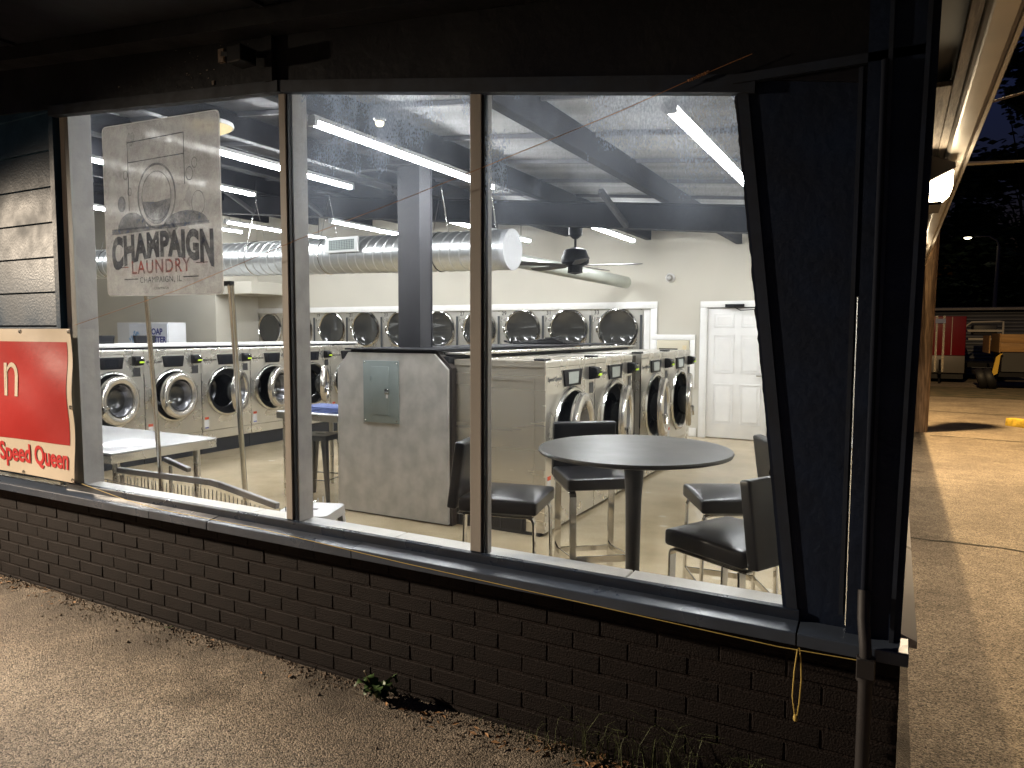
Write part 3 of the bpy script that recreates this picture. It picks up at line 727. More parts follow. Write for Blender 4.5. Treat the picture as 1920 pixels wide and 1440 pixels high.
P_(disc(.20, -.10, .17, .07, 24, 0, 180), 'wave', ink_b, 0, 0)
P_(MB().add([(-.40, 0, -.12), (.38, 0, -.105), (.38, 0, -.09), (-.40, 0, -.09)], [(0, 1, 2, 3)]), 'wave', ink_b, 0, 0, -.0028)
P_(MB().prism(rrect(-.46, .46, -.445, .46, -.455, .43), 0, .0004), 'grime', print_film('grime_film', (.62, .60, .60), .34, .47, 7), 0, 0, -.0012)
for tx, tz, ts, sd_ in ((.10, -.13, .06, 1), (.155, -.20, .035, 2), (-.02, -.22, .03, 3), (.23, .04, .05, 4), (-.22, .36, .05, 5)):
    rq = random.Random(sd_); q = MB()
    q.add([(tx+ts*rq.uniform(.3, 1)*math.cos(a*.449), 0, tz+ts*1.3*rq.uniform(.3, 1)*math.sin(a*.449)) for a in range(14)], [tuple(range(14))])
    P_(q, 'worn_patch', print_film('tear', (.06, .065, .085), .62, .5, 30) if tx == .10 else ink_g, 0, 0, -.0036)
P_(text_mb('CHAMPAIGN', .018, sx=1.1), 'lettering', ink_d, .0, -.422)

# poles leaning behind the left pane
def pole(a, b, r, lab):
    t = thing('metal_pole', lab, 'pole', a, 0, 'grey metal poles leaning behind the left pane')
    d = Vector(b)-Vector(a)
    MB().tube([(0, 0, 0), tuple(d)], r, 10).build('shaft', chrome_s, t)
    MB().tube([(0, 0, 0), tuple(d*.02)], r*1.3, 10).build('foot_cap', dark_m, t)
    return t, d
pole((-4.07, 2.92, ZF), (-3.63, 2.52, 1.76), .013, 'grey metal pole leaning behind the glass below the poster')
t, d = pole((-3.94, 3.46, ZF), (-2.975, 2.53, 1.79), .016, 'grey metal pole with a small bracket at its top right of the poster')
MB().box(-.035, .012, -.012, .012, -.012, .012, Matrix.Translation(d)).build('bracket', dark_m, t)

# ================================================================ WASHERS
def circ_front(w, z0, z1, zc, r, y, n=40, holes=True):
    """front sheet in the xz plane at y with a round hole"""
    m = MB(); v = []
    for k in range(n):
        a = 2*PI*k/n+PI/n; c, s = math.cos(a), math.sin(a)
        t = min(((w/2)/abs(c)) if abs(c) > 1e-6 else 9, ((z1-zc)/s) if s > 1e-6 else 9, ((zc-z0)/-s) if s < -1e-6 else 9)
        v += [(r*c, y, zc+r*s), (t*c, y, zc+t*s)]
    f = [(2*k, 2*((k+1) % n), 2*((k+1) % n)+1, 2*k+1) for k in range(n)]
    m.add(v, f)
    # corners
    for sx in (-1, 1):
        for zz_ in (z0, z1):
            # fill the triangle between neighbouring rim hits
            best = sorted(range(n), key=lambda k: (v[2*k+1][0]-sx*w/2)**2+(v[2*k+1][2]-zz_)**2)
            a = next(k for k in best if abs(v[2*k+1][0]-sx*w/2) < 1e-5); b = next(k for k in best if abs(v[2*k+1][2]-zz_) < 1e-5)
            m.add([v[2*a+1], v[2*b+1], (sx*w/2, y, zz_)], [(0, 1, 2)])
    return m
AX = Matrix.Rotation(R(90), 4, 'X')     # lathe z axis -> -y

def make_washer(name, w, r, zc, plz, jz, dep, swing, label, loc, group, top=1.42, side_detail=False):
    t = thing(name, label, 'washing machine', loc, R(90), group)
    hw = w/2-.004
    # local: front at y=0 facing -y, z from floor
    c = MB()
    c.box(-hw, hw, .012, dep, plz, top)
    body = MB()
    v = [(-hw, .0121, jz+.004), (hw, .0121, jz+.004), (hw, dep, jz+.004), (-hw, dep, jz+.004)]
    body.add([(-hw, .012, plz), (-hw, dep, plz), (-hw, dep, top), (-hw, .012, top)], [(0, 1, 2, 3)])
    body.add([(hw, .012, plz), (hw, dep, plz), (hw, dep, top), (hw, .012, top)], [(3, 2, 1, 0)])
    body.add([(-hw, .012, top), (hw, .012, top), (hw, dep, top), (-hw, dep, top)], [(0, 1, 2, 3)])
    body.add([(-hw, dep, plz), (hw, dep, plz), (hw, dep, top), (-hw, dep, top)], [(3, 2, 1, 0)])
    if side_detail:
        # embossed side with rolled edges
        body.box(-hw-.006, -hw, .10, .12, .25, 1.28); body.box(-hw-.006, -hw, .62, .64, .25, 1.28)
        body.box(-hw-.006, -hw, .12, .62, 1.26, 1.28); body.box(-hw-.006, -hw, .12, .62, .25, .27)
        body.box(-hw-.007, -hw, .0, dep, .42, .428); body.box(-hw-.007, -hw, .0, dep, top-.05, top-.042)
        body.box(-hw-.010, -hw, .0, .02, plz, top)
    body.build('cabinet', brushed if side_detail else stain, t)
    fr = circ_front(w-.012, jz+.004, top-.055, zc, r*.9, 0)
    fo = fr.build('front_panel', stain, t)
    MB().prism([(-.004, top-.052), (.012, top-.052), (.012, top), (.004, top), (-.004, top-.01)], -hw, hw, 'x').build('top_rim', stain, t, bev=.002, seg=1)
    MB().box(-hw+.002, hw-.002, .0, .012, plz+.004, jz-.002).build('lower_panel', stain, t)
    MB().box(-.011, .011, -.003, .0, top-.035, top-.022).build('lock_hole', black, t)
    # door ring set into the front
    MB().lathe([(r*1.0, .0), (r*1.02, -.012), (r*.99, -.03), (r*.93, -.034), (r*.885, -.018), (r*.86, .05)], 44, Matrix.Translation((0, 0, zc)) @ Matrix.Scale(-1, 4, (0, 0, 1)) @ Matrix.Identity(4) @ AX if False else Matrix.Translation((0, 0, zc)) @ Matrix.Rotation(R(-90), 4, 'X')).build('door_ring', chrome_s, t)
    MB().lathe([(r*.885, .012), (r*.84, .03), (r*.68, .05), (r*.68, .09)], 36, Matrix.Translation((0, 0, zc)) @ Matrix.Rotation(R(-90), 4, 'X')).build('gasket', black, t)
    MB().lathe([(r*.70, .06), (r*.74, .075), (r*.68, .10)], 36, Matrix.Translation((0, 0, zc)) @ Matrix.Rotation(R(-90), 4, 'X')).build('inner_ring', chrome_s, t)
    MB().lathe([(r*.68, .085), (r*.7, .14), (r*.7, .5), (r*.5, .55), (0, .56)], 32, Matrix.Translation((0, 0, zc)) @ Matrix.Rotation(R(-90), 4, 'X')).build('drum', drum_m, t)
    # door, hinged at the +x side
    hx_ = r*.86
    d = obj('door', None, t, loc=(hx_, -.035, zc), rot=(0, 0, R(swing)))
    D = Matrix.Translation((-r*.86, 0, 0)) @ Matrix.Rotation(R(-90), 4, 'X')
    dm = MB().lathe([(r*.87, .0), (r*.885, -.018), (r*.86, -.045), (r*.80, -.058), (r*.70, -.056), (r*.62, -.045), (r*.585, -.02), (r*.57, .01), (r*.87, .012), (r*.87, .0)], 44, D)
    dm.build('door_frame', mat('door_steel', (.68, .645, .59), .24, .85), d)
    MB().lathe([(r*.555, -.022), (r*.53, .02), (r*.50, .07), (r*.42, .115), (r*.25, .14), (0, .146)], 32, D).build('door_glass', glassd, d)
    MB().lathe([(r*.555, -.03), (r*.50, -.012), (r*.46, .04), (r*.44, .05)], 32, D).build('glass_rim', mat('grey_rim', (.20, .20, .215), .2, .6), d)
    MB().box(-r*1.76-.0, -r*1.46, -.085, -.062, -.075, -.045).build('handle', chrome, d, bev=.006)
    MB().box(-r*1.76, -r*1.76+.042, -.092, -.06, -.16, -.045).build('handle', chrome, d, bev=.006)
    MB().box(-.03, .03, -.014, .03, -.11, .11).build('hinge', chrome_s, d, bev=.004)
    # control panel
    k = w/.82
    cp = MB().prism([(-.155*k, top-.085), (.155*k, top-.085), (.13*k, top-.225), (-.13*k, top-.225)], -.014, -.0).build('control_panel', dark_m, t, bev=.003)
    MB().prism([(-.085*k, top-.105), (.085*k, top-.105), (.078*k, top-.205), (-.078*k, top-.205)], -.0175, -.0145).build('screen', screen_m if w < .9 else mat('lit_screen', (.35, .38, .36), .2), cp)
    # card reader
    cx = hw-.09
    cr = MB().prism([(0, top-.075), (-.075, top-.09), (-.085, top-.135), (-.06, top-.185), (0, top-.195)], cx-.058, cx+.058, 'x').build('card_reader', dark_m, t, bev=.004)
    MB().box(cx-.01, cx+.048, -.092, -.07, top-.160, top-.138).build('slot', lime, cr, bev=.003)
    MB().lathe([(0, .02), (.014, .018), (.018, 0)], 12, Matrix.Translation((cx+.03, -.075, top-.105)) @ AX).build('button', chrome_s, cr)
    MB().box(cx-.05, cx+.05, -.005, .0, top-.325, top-.215).build('coin_plate', chrome_s, t)
    MB().box(cx-.042, cx+.042, -.008, -.005, top-.317, top-.223).build('coin_slot', mat('slot_dark', (.04, .04, .043), .4), t)
    # sticker and badge
    sk = MB().box(-hw+.03, -hw+.098, -.0025, -.0005, jz+.03, jz+.19).build('sticker', mat('sticker_white', (.75, .75, .76), .5), t)
    MB().box(-hw+.032, -hw+.096, -.0045, -.003, jz+.155, jz+.188).build('red_band', mat('sticker_red', (.6, .09, .03), .5), sk)
    MB().box(-hw+.036, -hw+.092, -.0045, -.003, jz+.036, jz+.052).build('blue_band', mat('sticker_blue', (.05, .07, .3), .5), sk)
    txt('Speed Queen', .038*k, 'badge', dark_m if w < .9 else mat('badge_grey', (.10, .10, .10), .4), t, (-hw+.035, -.002, top-.165), align='LEFT', bold=.0006)
    # soap lid on top
    MB().box(-hw+.02, -hw+.13, .02, .12, top, top+.018).build('soap_lid', dark_m, t, bev=.004, seg=1)
    # toe
    MB().box(-hw, hw, .045, dep-.02, 0, plz-.001).build('toe_kick', plinth_m, t)
    if side_detail:
        v = MB().box(-hw-.0085, -hw-.0005, .17, dep, .03, .16).build('side_vent', black, t)
        for k_ in range(4):
            MB().box(-hw-.020, -hw-.009, .20+k_*.2, .21+k_*.2, .03, .16).build('vent_bar', plinth_m, v)
    return t

XA = -8.12
LG = 'stainless washers in the row along the left aisle'
w0 = make_washer('washing_machine', .82, .335, .83, .19, .31, .92, 13, 'first stainless washer of the left row, nearest the window jamb, door ajar', (XA, 5.16, ZF), LG)
labs = ['second stainless washer of the left row, behind the first leaning pole', 'third stainless washer of the left row, door swung wide open', 'fourth stainless washer of the left row, just left of the thick mullion',
        'fifth stainless washer of the left row, seen just right of the thick mullion', 'sixth stainless washer of the left row, half hidden by the concrete look panel']
for i, lb in enumerate(labs):
    o = copy_tree(w0); o.location = (XA, 5.16+.82*(i+1), ZF); o['label'] = lb
    ang = [10, 32, 17, 34, 20][i]
    for ch in o.children:
        if ch.name.startswith('door') and not ch.name.startswith('door_'): ch.rotation_euler = (0, 0, R(ang))
for i, x in enumerate(list(COL.objects)):
    pass
# long counter behind the left row
ct = thing('row_counter', 'long white edged counter top running behind the left row of washers', 'counter', (0, 0, 0))
MB().box(XA-1.5, XA-.14, 4.6, 9.7, 1.345, 1.375).build('counter_top', white, ct, bev=.004)
MB().box(XA-1.45, XA-.17, 4.62, 9.68, 1.325, 1.345).build('under_strip', steel_d, ct)
MB().box(XA-1.4, XA-.95, 4.7, 9.6, ZF, 1.32).build('core_panel', plinth_m, ct)
for i, (x, y, lb) in enumerate(((-9.42, 5.88, 'black card terminal at the far side of the counter, left of the soap box'), (-9.42, 6.49, 'black card terminal in front of the soap vending box'))):
    tt = thing('card_terminal', lb, 'terminal', (x, y, 1.375), R(90))
    MB().prism([(-.14, 0), (.14, 0), (.16, .11), (-.16, .11)], -.03, .03).build('terminal_body', dark_m, tt, bev=.004)
    MB().prism([(-.11, .02), (.11, .02), (.125, .09), (-.125, .09)], -.034, -.031).build('screen', screen_m, tt)

# island machines
IG = 'large stainless washers on the right of the centre island'
XI = -2.44
ims = []
i0 = make_washer('washing_machine', 1.05, .385, .80, .03, .30, .86, 8, 'large stainless washer nearest the window with its brushed side facing the glass', (XI, 5.63, ZF), IG, side_detail=True)
i1 = make_washer('washing_machine', 1.05, .385, .80, .03, .30, .86, 12, 'second large stainless washer of the island with its door swung open', (XI, 6.68, ZF), IG)
for y, a, lb in ((8.03, 9, 'third large stainless washer of the island beyond the dark filler gap'), (9.08, 13, 'farthest large stainless washer of the island, door sticking out')):
    o = copy_tree(i1); o.location = (XI, y, ZF); o['label'] = lb
    for ch in o.children:
        if ch.name.startswith('door') and not ch.name.startswith('door_'): ch.rotation_euler = (0, 0, R(a))
isl = thing('island_bulkhead', 'centre island bulkhead with a grey concrete look end panel', 'bulkhead', (0, 0, 0))
MB().box(-4.44, -3.32, 5.05, 9.6, ZF, 1.34).build('core', plinth_m, isl)
ep = [(-4.5, ZF+.015), (-3.3, ZF+.015), (-3.3, 1.235), (-3.44, 1.365), (-4.37, 1.365), (-4.5, 1.21)]
MB().prism(ep, 5.0, 5.03).build('end_panel', lam, isl)
MB().prism([(-4.48, ZF), (-3.275, ZF), (-3.275, 1.245), (-3.425, 1.385), (-4.36, 1.385), (-4.48, 1.23)], 5.031, 5.10).build('edge_frame', mat('edge_dark', (.03, .024, .022), .45), isl)
MB().box(-4.40, -3.40, 4.985, 9.62, 1.387, 1.402).build('cap', steel_d, isl, bev=.003)
MB().box(-3.40, -3.2, 5.12, 9.62, 1.355, 1.375).build('cap', stain, isl, bev=.003)
MB().box(-3.26, -2.50, 7.21, 7.50, ZF, 1.30).build('filler', mat('filler_dark', (.10, .09, .08), .25, .8), isl)
bp_ = thing('breaker_panel', 'grey electrical breaker panel on the concrete look end panel', 'breaker panel', (-3.995, 5.0, 1.02))
MB().box(-.195, .195, -.014, -.001, -.275, .275).build('cover', panel_g, bp_, bev=.002)
dr = MB().box(-.10, .092, -.02, -.0145, -.205, .225).build('door', panel_g, bp_, bev=.002)
MB().box(.052, .098, -.026, -.0205, -.02, .03).build('latch', chrome_s, dr, bev=.002)
MB().box(.07, .09, -.029, -.0265, -.052, -.02).build('tag', white, dr)
for k in (-.08, .12): MB().box(-.108, -.101, -.024, -.016, k-.02, k+.02).build('hinge', panel_g, dr)
for sx in (-.175, .175):
    for sz in (-.255, .255):
        MB().lathe([(0, .004), (.006, .003), (.008, 0)], 10, Matrix.Translation((sx, -.014, sz)) @ AX).build('screw', chrome_s, bp_)
# bags / black cloth on top of the island
bm_ = thing('black_bag', 'flat black bag lying on top of the island in front of the dryers', 'bag', (-3.9, 8.2, 1.403))
v = MB()
for k in range(5):
    v.box(-.4+k*.1, .35-k*.06, -.2+k*.03, .2-k*.02, k*.016, k*.016+.02)
v.build('folded_body', dark_m, bm_, bev=.008)
MB().tube([(-.5, -.05, .01), (-.62, 0, .03), (-.55, .08, .02), (-.4, .05, .03)], .012, 8).build('strap', dark_m, bm_)

# steel column rising from the island
cl = thing('steel_column', 'grey steel column rising from the island to the roof', 'column', (-4.13, 5.7, 1.402))
MB().box(-.13, .125, -.10, -.088, 0, 1.72).build('flange', col_m, cl, bev=.002)
MB().box(-.13, .125, .10, .112, 0, 1.72).build('flange', col_m, cl, bev=.002)
MB().box(.10, .112, -.088, .10, 0, 1.72).build('web', col_m, cl)
MB().box(-.118, -.108, -.088, .10, 0, 1.72).build('web', col_m, cl)
MB().tube([(-.02, -.08, 1.5), (-.12, -.1, 1.66), (-.3, -.12, 1.71), (-.6, -.1, 1.72)], .012, 8).build('conduit', col_m, cl)

# ================================================================ DRYERS
def make_dryer(loc, lab):
    t = thing('stacked_dryer', lab, 'dryer', loc, 0, 'stacked dryers set into the back wall')
    w = .892
    for zc in (.58, 1.70):
        circ_front(w-.006, zc-.56, min(zc+.36, 2.06), zc, .32, 0).build('front_panel', stain, t)
        MB().lathe([(.345, 0), (.36, .012), (.352, .03), (.33, .034), (.315, .016), (.31, -.02)], 40, Matrix.Translation((0, 0, zc)) @ AX).build('door_ring', chrome, t)
        g_ = MB().lathe([(.315, .018), (.30, .008), (.29, .002), (0, -.0)], 36, Matrix.Translation((0, 0, zc)) @ AX).build('door_glass', glassd, t)
        MB().lathe([(.312, -.02), (.305, -.5), (0, -.52)], 28, Matrix.Translation((0, 0, zc)) @ AX).build('drum', drum_m, t)
        MB().box(-.37, -.34, -.05, -.004, zc-.05, zc+.05).build('handle', chrome, t, bev=.004)
        MB().box(.385, .425, -.012, -.001, zc-.36, zc+.24).build('side_strip', mat('strip_grey', (.10, .105, .11), .3, .5), t)
    MB().box(-w/2+.004, w/2-.004, .006, .95, .0, 2.06).build('cabinet', stain, t)
    return t
# cabinet must not cover the glass: leave the faces open
d0 = make_dryer((-4.105, YW+.02, ZF), 'stacked dryer numbered 33 at the right end of the back wall')
nums = {0: '33', 1: '31', 2: '29', 3: '27', 4: '25', 5: '23', 6: '21', 7: '19', 8: '17', 9: '15'}
names = ['', 'stacked dryer numbered 31, second from the right end', 'stacked dryer third from the right end above the island', 'stacked dryer numbered 27, seen behind the right mullion',
         'stacked dryer just right of the grey column', 'stacked dryer mostly hidden by the grey column', 'stacked dryer numbered 21, just left of the grey column', 'stacked dryer left of the one numbered 21',
         'stacked dryer seen right of the thick mullion with a dark top', 'stacked dryer at the left end of the back wall beside the white trim']
base_kids = None
for k in range(10):
    if k == 0: o = d0
    else:
        o = copy_tree(d0); o.location = (-4.105-.892*k, YW+.02, ZF); o['label'] = names[k]
for k, o in enumerate([x for x in COL.objects if x.name.startswith('stacked_dryer')]):
    txt(nums[k], .10, 'number', dark_m, o, (-.425, -.003, 1.955), align='LEFT')
tr_ = thing('dryer_trim', 'white painted trim framing the dryer opening in the back wall', 'trim', (0, 0, 0))
MB().box(-12.9, -3.42, YW-.03, YW-.001, 1.94, 2.05).build('head_casing', white, tr_, bev=.004)
MB().box(-3.655, -3.535, YW+.02, YW+.04, ZF, 1.938).build('filler', white, tr_)
MB().box(-3.53, -3.42, YW-.03, YW-.001, ZF, 1.938).build('side_casing', white, tr_, bev=.004)
MB().box(-12.9, -12.79, YW-.03, YW-.001, ZF, 1.938).build('side_casing', white, tr_, bev=.004)
MB().box(-12.785, -12.56, YW+.06, YW+.08, ZF, 1.938).build('return_panel', white, tr_)
bb = thing('baseboard', 'white baseboard along the back wall beside the door', 'baseboard', (0, 0, 0))
MB().box(-3.41, -2.76, YW-.02, YW-.001, ZF, ZF+.14).build('board', white, bb, bev=.004)
MB().box(-1.57, -.04, YW-.02, YW-.001, ZF, ZF+.14).build('board', white, bb, bev=.004)

# ================================================================ BACK DOOR
dd = thing('panel_door', 'white six panel door with a black closer in the back wall', 'door', (-2.62, YW+.02, ZF))
MB().box(.0, .92, .0, .045, .01, 2.03).build('slab', white, dd, bev=.002)
for cx in (.10, .51):
    for z0, z1 in ((.22, .86), (1.02, 1.62), (1.73, 1.95)):
        m = MB(); x0, x1 = cx, cx+.31
        for a, b, c, d_ in ((x0, x1, z0, z0+.018), (x0, x1, z1-.018, z1), (x0, x0+.018, z0+.018, z1-.018), (x1-.018, x1, z0+.018, z1-.018)): m.box(a, b, -.007, -.0005, c, d_)
        q = m.build('door_panel', white, dd, bev=.003, seg=1)
        MB().prism([(x0+.05, z0+.05), (x1-.05, z0+.05), (x1-.05, z1-.05), (x0+.05, z1-.05)], -.006, -.0005).build('raised_field', white, q, bev=.004, seg=1)
MB().box(-.11, -.015, -.045, -.022, .0, 2.04).build('casing', white, dd, bev=.004)
MB().box(.935, 1.03, -.045, -.022, .0, 2.04).build('casing', white, dd, bev=.004)
MB().box(-.11, 1.03, -.045, -.022, 2.042, 2.14).build('casing', white, dd, bev=.004)
MB().box(-.015, -.001, -.04, .04, 0, 2.035).build('stop', white, dd)
MB().box(.28, .56, -.10, -.046, 2.045, 2.09).build('closer', dark_m, dd, bev=.004)
MB().bar((.42, -.07, 2.04), (.52, -.12, 1.99), .02, .01).build('closer_arm', dark_m, dd)
MB().bar((.52, -.12, 1.99), (.76, -.02, 2.01), .02, .01).build('closer_arm', dark_m, dd)
MB().tube([(.85, -.01, 1.0), (.85, -.06, 1.0), (.76, -.065, 1.0)], .01, 8).build('handle', chrome_s, dd)

# change machine
cm = thing('change_machine', 'beige change machine in a white frame between dryers and door', 'change machine', (-3.13, YW-.001, 1.1))
MB().box(-.28, .24, -.05, -.001, -.33, .33).build('face', mat('beige_face', (.55, .50, .38), .45), cm, bev=.004)
for a, b, c, d_ in ((-.37, .33, .335, .42), (-.37, .33, -.42, -.335), (-.37, -.285, -.333, .333), (.245, .33, -.333, .333)): MB().box(a, b, -.035, -.001, c, d_).build('frame', white, cm, bev=.003)
MB().box(-.24, .06, -.062, -.051, .13, .2).build('display', dark_m, cm)
MB().box(-.20, .03, -.065, -.063, .15, .175).build('display_text', white, cm)
MB().box(.14, .20, -.06, -.051, .17, .25).build('label_plate', mat('tan_plate', (.6, .5, .32), .5), cm)
cam_d = thing('security_camera', 'small white dome security camera on the back wall', 'security camera', (-3.22, YW-.001, 2.42))
MB().lathe([(.075, 0), (.075, .03), (.055, .05)], 20, AX).build('base', white, cam_d)
MB().lathe([(.05, .05), (.05, .08), (.035, .11), (0, .12)], 20, AX).build('lens_housing', mat('cam_grey', (.35, .34, .32), .3), cam_d)

# soap centre vending box
sc_ = thing('soap_vending_box', 'white soap vending box on the far wall behind the left washers', 'vending machine', (-13.72, 9.3, ZF))
MB().box(-.66, .98, 0, .4, 0, 1.82).build('body', mat('vend_white', (.66, .67, .70), .4), sc_, bev=.006)
MB().box(-.24, .96, -.012, -.001, .9, 1.79).build('poster_face', mat('vend_face', (.72, .76, .86), .35), sc_)
txt('SOAP', .17, 'lettering', mat('vend_navy', (.03, .04, .25), .4), sc_, (.60, -.0145, 1.58), bold=.006)
txt('CENTER', .17, 'lettering', MATS['vend_navy'], sc_, (.60, -.0145, 1.42), bold=.006)
MB().box(.53, .70, -.016, -.013, 1.36, 1.38).build('rule', MATS['vend_navy'], sc_)
splash = MB(); rnd = random.Random(2)
for k in range(70):
    a = rnd.gauss(0, .45); L = rnd.uniform(.05, .55); x = -.02+math.sin(a)*L*.6; z = 1.15+math.cos(a)*L*.9; s = rnd.uniform(.01, .035)
    splash.add([(x-s, 0, z), (x, 0, z-s*1.5), (x+s, 0, z), (x, 0, z+s*1.5)], [(0, 1, 2, 3)])
o = splash.build('splash_print', mat('splash_blue', (.22, .42, .72), .4), sc_); o.location = (0, -.0145, 0)

# ================================================================ TABLES
def folding_table(name, x0, x1, y0, y1, ztop, legs, lab):
    t = thing(name, lab, 'table', ((x0+x1)/2, (y0+y1)/2, ZF))
    a, b, c, d_ = x0-(x0+x1)/2, x1-(x0+x1)/2, y0-(y0+y1)/2, y1-(y0+y1)/2
    h = ztop-ZF
    MB().box(a, b, c, d_, h-.012, h).build('table_top', mat('table_white', (.74, .74, .75), .18, spec=.6), t, bev=.004)
    m = MB(); m.box(a+.004, b-.004, c+.004, c+.02, h-.07, h-.0125); m.box(a+.004, b-.004, d_-.02, d_-.004, h-.07, h-.0125); m.box(a+.004, a+.02, c+.02, d_-.02, h-.07, h-.0125); m.box(b-.02, b-.004, c+.02, d_-.02, h-.07, h-.0125)
    m.build('apron', stain, t)
    for sx, sy in legs: MB().tube([(a+(b-a)*sx, c+(d_-c)*sy, 0), (a+(b-a)*sx, c+(d_-c)*sy, h-.06)], .024, 12).build('leg', stain, t)
    return t
ft = folding_table('folding_table', -6.3, -4.43, 2.79, 3.61, .76, ((.96, .10), (.96, .85), (.05, .1), (.05, .85)), 'white topped folding table with steel apron near the window')
ft2 = folding_table('folding_table', -5.42, -4.62, 5.12, 5.95, .76, ((.95, .1), (.95, .9), (.05, .1), (.05, .9)), 'white folding table behind the metal stool left of the island')
fc = thing('folded_cloth', 'blue folded cloth lying on the folding table left of the island', 'cloth', (-5.02, 5.42, .76))
m = MB()
for k in range(4): m.box(-.32+k*.03, .34-k*.02, -.22+k*.02, .2-k*.01, k*.012, k*.012+.011)
m.build('fold', mat('blue_cloth', (.08, .11, .26), .8, var=.2, vscale=14), fc, bev=.004)

rtb = thing('bar_table', 'round black pedestal bar table between the four black chairs', 'table', (-1.085, 3.255, ZF))
H_ = 1.1
MB().lathe([(0, H_-.028), (.40, H_-.030), (.453, H_-.018), (.458, H_-.008), (.454, H_), (.43, H_+.0005), (0, H_+.0005)], 72).build('table_top', table_m, rtb)
MB().lathe([(.0, .03), (.06, .035), (.036, .2), (.034, .5), (.038, .85), (.046, .98), (.052, H_-.04), (.07, H_-.029)], 28).build('pedestal', table_l, rtb)
MB().lathe([(0, .0), (.27, .0), (.27, .012), (.08, .035), (0, .036)], 40).build('base_plate', table_l, rtb)

# ================================================================ CHAIRS
def cushion(hx, hy, hz, crown=.02, n=8, taper=0):
    """padded block: rounded super-ellipsoid-ish cushion, centre at origin"""
    mb = MB(); v = []
    bm = bmesh.new(); bmesh.ops.create_cube(bm, size=2)
    bmesh.ops.subdivide_edges(bm, edges=bm.edges, cuts=n, use_grid_fill=True)
    for q in bm.verts:
        x, y, z = q.co
        e = max(0, 1-(max(abs(x), abs(y)))**6)
        zz_ = z*hz + (crown*(1-x*x)*(1-y*y) if z > 0 else 0)
        rx = 1-.03*(abs(z)**6); ry = 1-.03*(abs(z)**6)
        q.co = (x*hx*rx*(1+taper*y), y*hy*ry, zz_)
    bm.verts.ensure_lookup_table()
    idx = {q: i for i, q in enumerate(bm.verts)}
    mb.add([tuple(q.co) for q in bm.verts], [tuple(idx[q] for q in f.verts) for f in bm.faces], smooth=True)
    bm.free(); return mb
def make_chair(loc, rz, lab):
    """bar chair; seat front faces local -y"""
    t = thing('bar_chair', lab, 'chair', loc, rz, 'black vinyl bar chairs around the round table')
    st_ = cushion(.215, .215, .038, .022)
    st_.build('seat', leather, t, bev=.012).location = (0, 0, .735)
    bk = cushion(.21, .18, .028, .008)
    o = bk.build('backrest', leather, t, bev=.012); o.location = (0, .232, .885); o.rotation_euler = (R(90-8), 0, PI)
    # two flat-bar side frames: front leg, rail under the seat, rear leg
    for s in (-1, 1):
        x = s*.182; fr = MB()
        fl = [(-.215, 0), (-.204, 0), (-.19, .655), (-.183, .672), (-.165, .680), (.225, .680), (.225, .691), (-.170, .691), (-.192, .681), (-.201, .66)]
        fr.prism(fl, x-.021, x+.021, 'x')
        fr.build('front_leg', chrome, t, bev=.002, seg=1)
        MB().prism([(.190, .679), (.179, .679), (.200, 0), (.211, 0)], x-.021, x+.021, 'x').build('rear_leg', chrome, t, bev=.002, seg=1)
        MB().bar((x, -.198, .27), (x, .19, .22), .010, .035, (0, 0, 1)).build('side_stretcher', chrome, t, bev=.002, seg=1)
    MB().box(-.16, .16, -.208, -.198, .25, .295).build('footrest', chrome, t, bev=.002, seg=1)
    MB().box(-.16, .16, .194, .202, .20, .235).build('rear_stretcher', chrome, t, bev=.002, seg=1)
    return t
c0 = make_chair((-.52, 3.17, ZF), R(-62), 'front right black bar chair turned away from the window beside the column')
for loc, a, lb in (((-.70, 4.02, ZF), R(-128), 'rear right black bar chair partly behind the dark column'), ((-1.76, 4.18, ZF), R(146), 'rear left black bar chair tucked behind the round table'), ((-1.90, 3.45, ZF), R(80), 'front left black bar chair half behind the right mullion')):
    pass
def place(o, x, y, fdir):
    """fdir = direction the seat front points, degrees from +x"""
    o.location = (x, y, ZF); o.rotation_euler = (0, 0, R(fdir+90))
place(c0, -.60, 3.20, 152)
c1 = copy_tree(c0); c1['label'] = 'rear right black bar chair partly behind the dark column'; place(c1, -.78, 4.02, 208)
c2 = copy_tree(c0); c2['label'] = 'rear left black bar chair tucked behind the round table'; place(c2, -1.66, 4.18, -52)
c3 = copy_tree(c0); c3['label'] = 'front left black bar chair half behind the right mullion'; place(c3, -1.86, 3.42, 12)

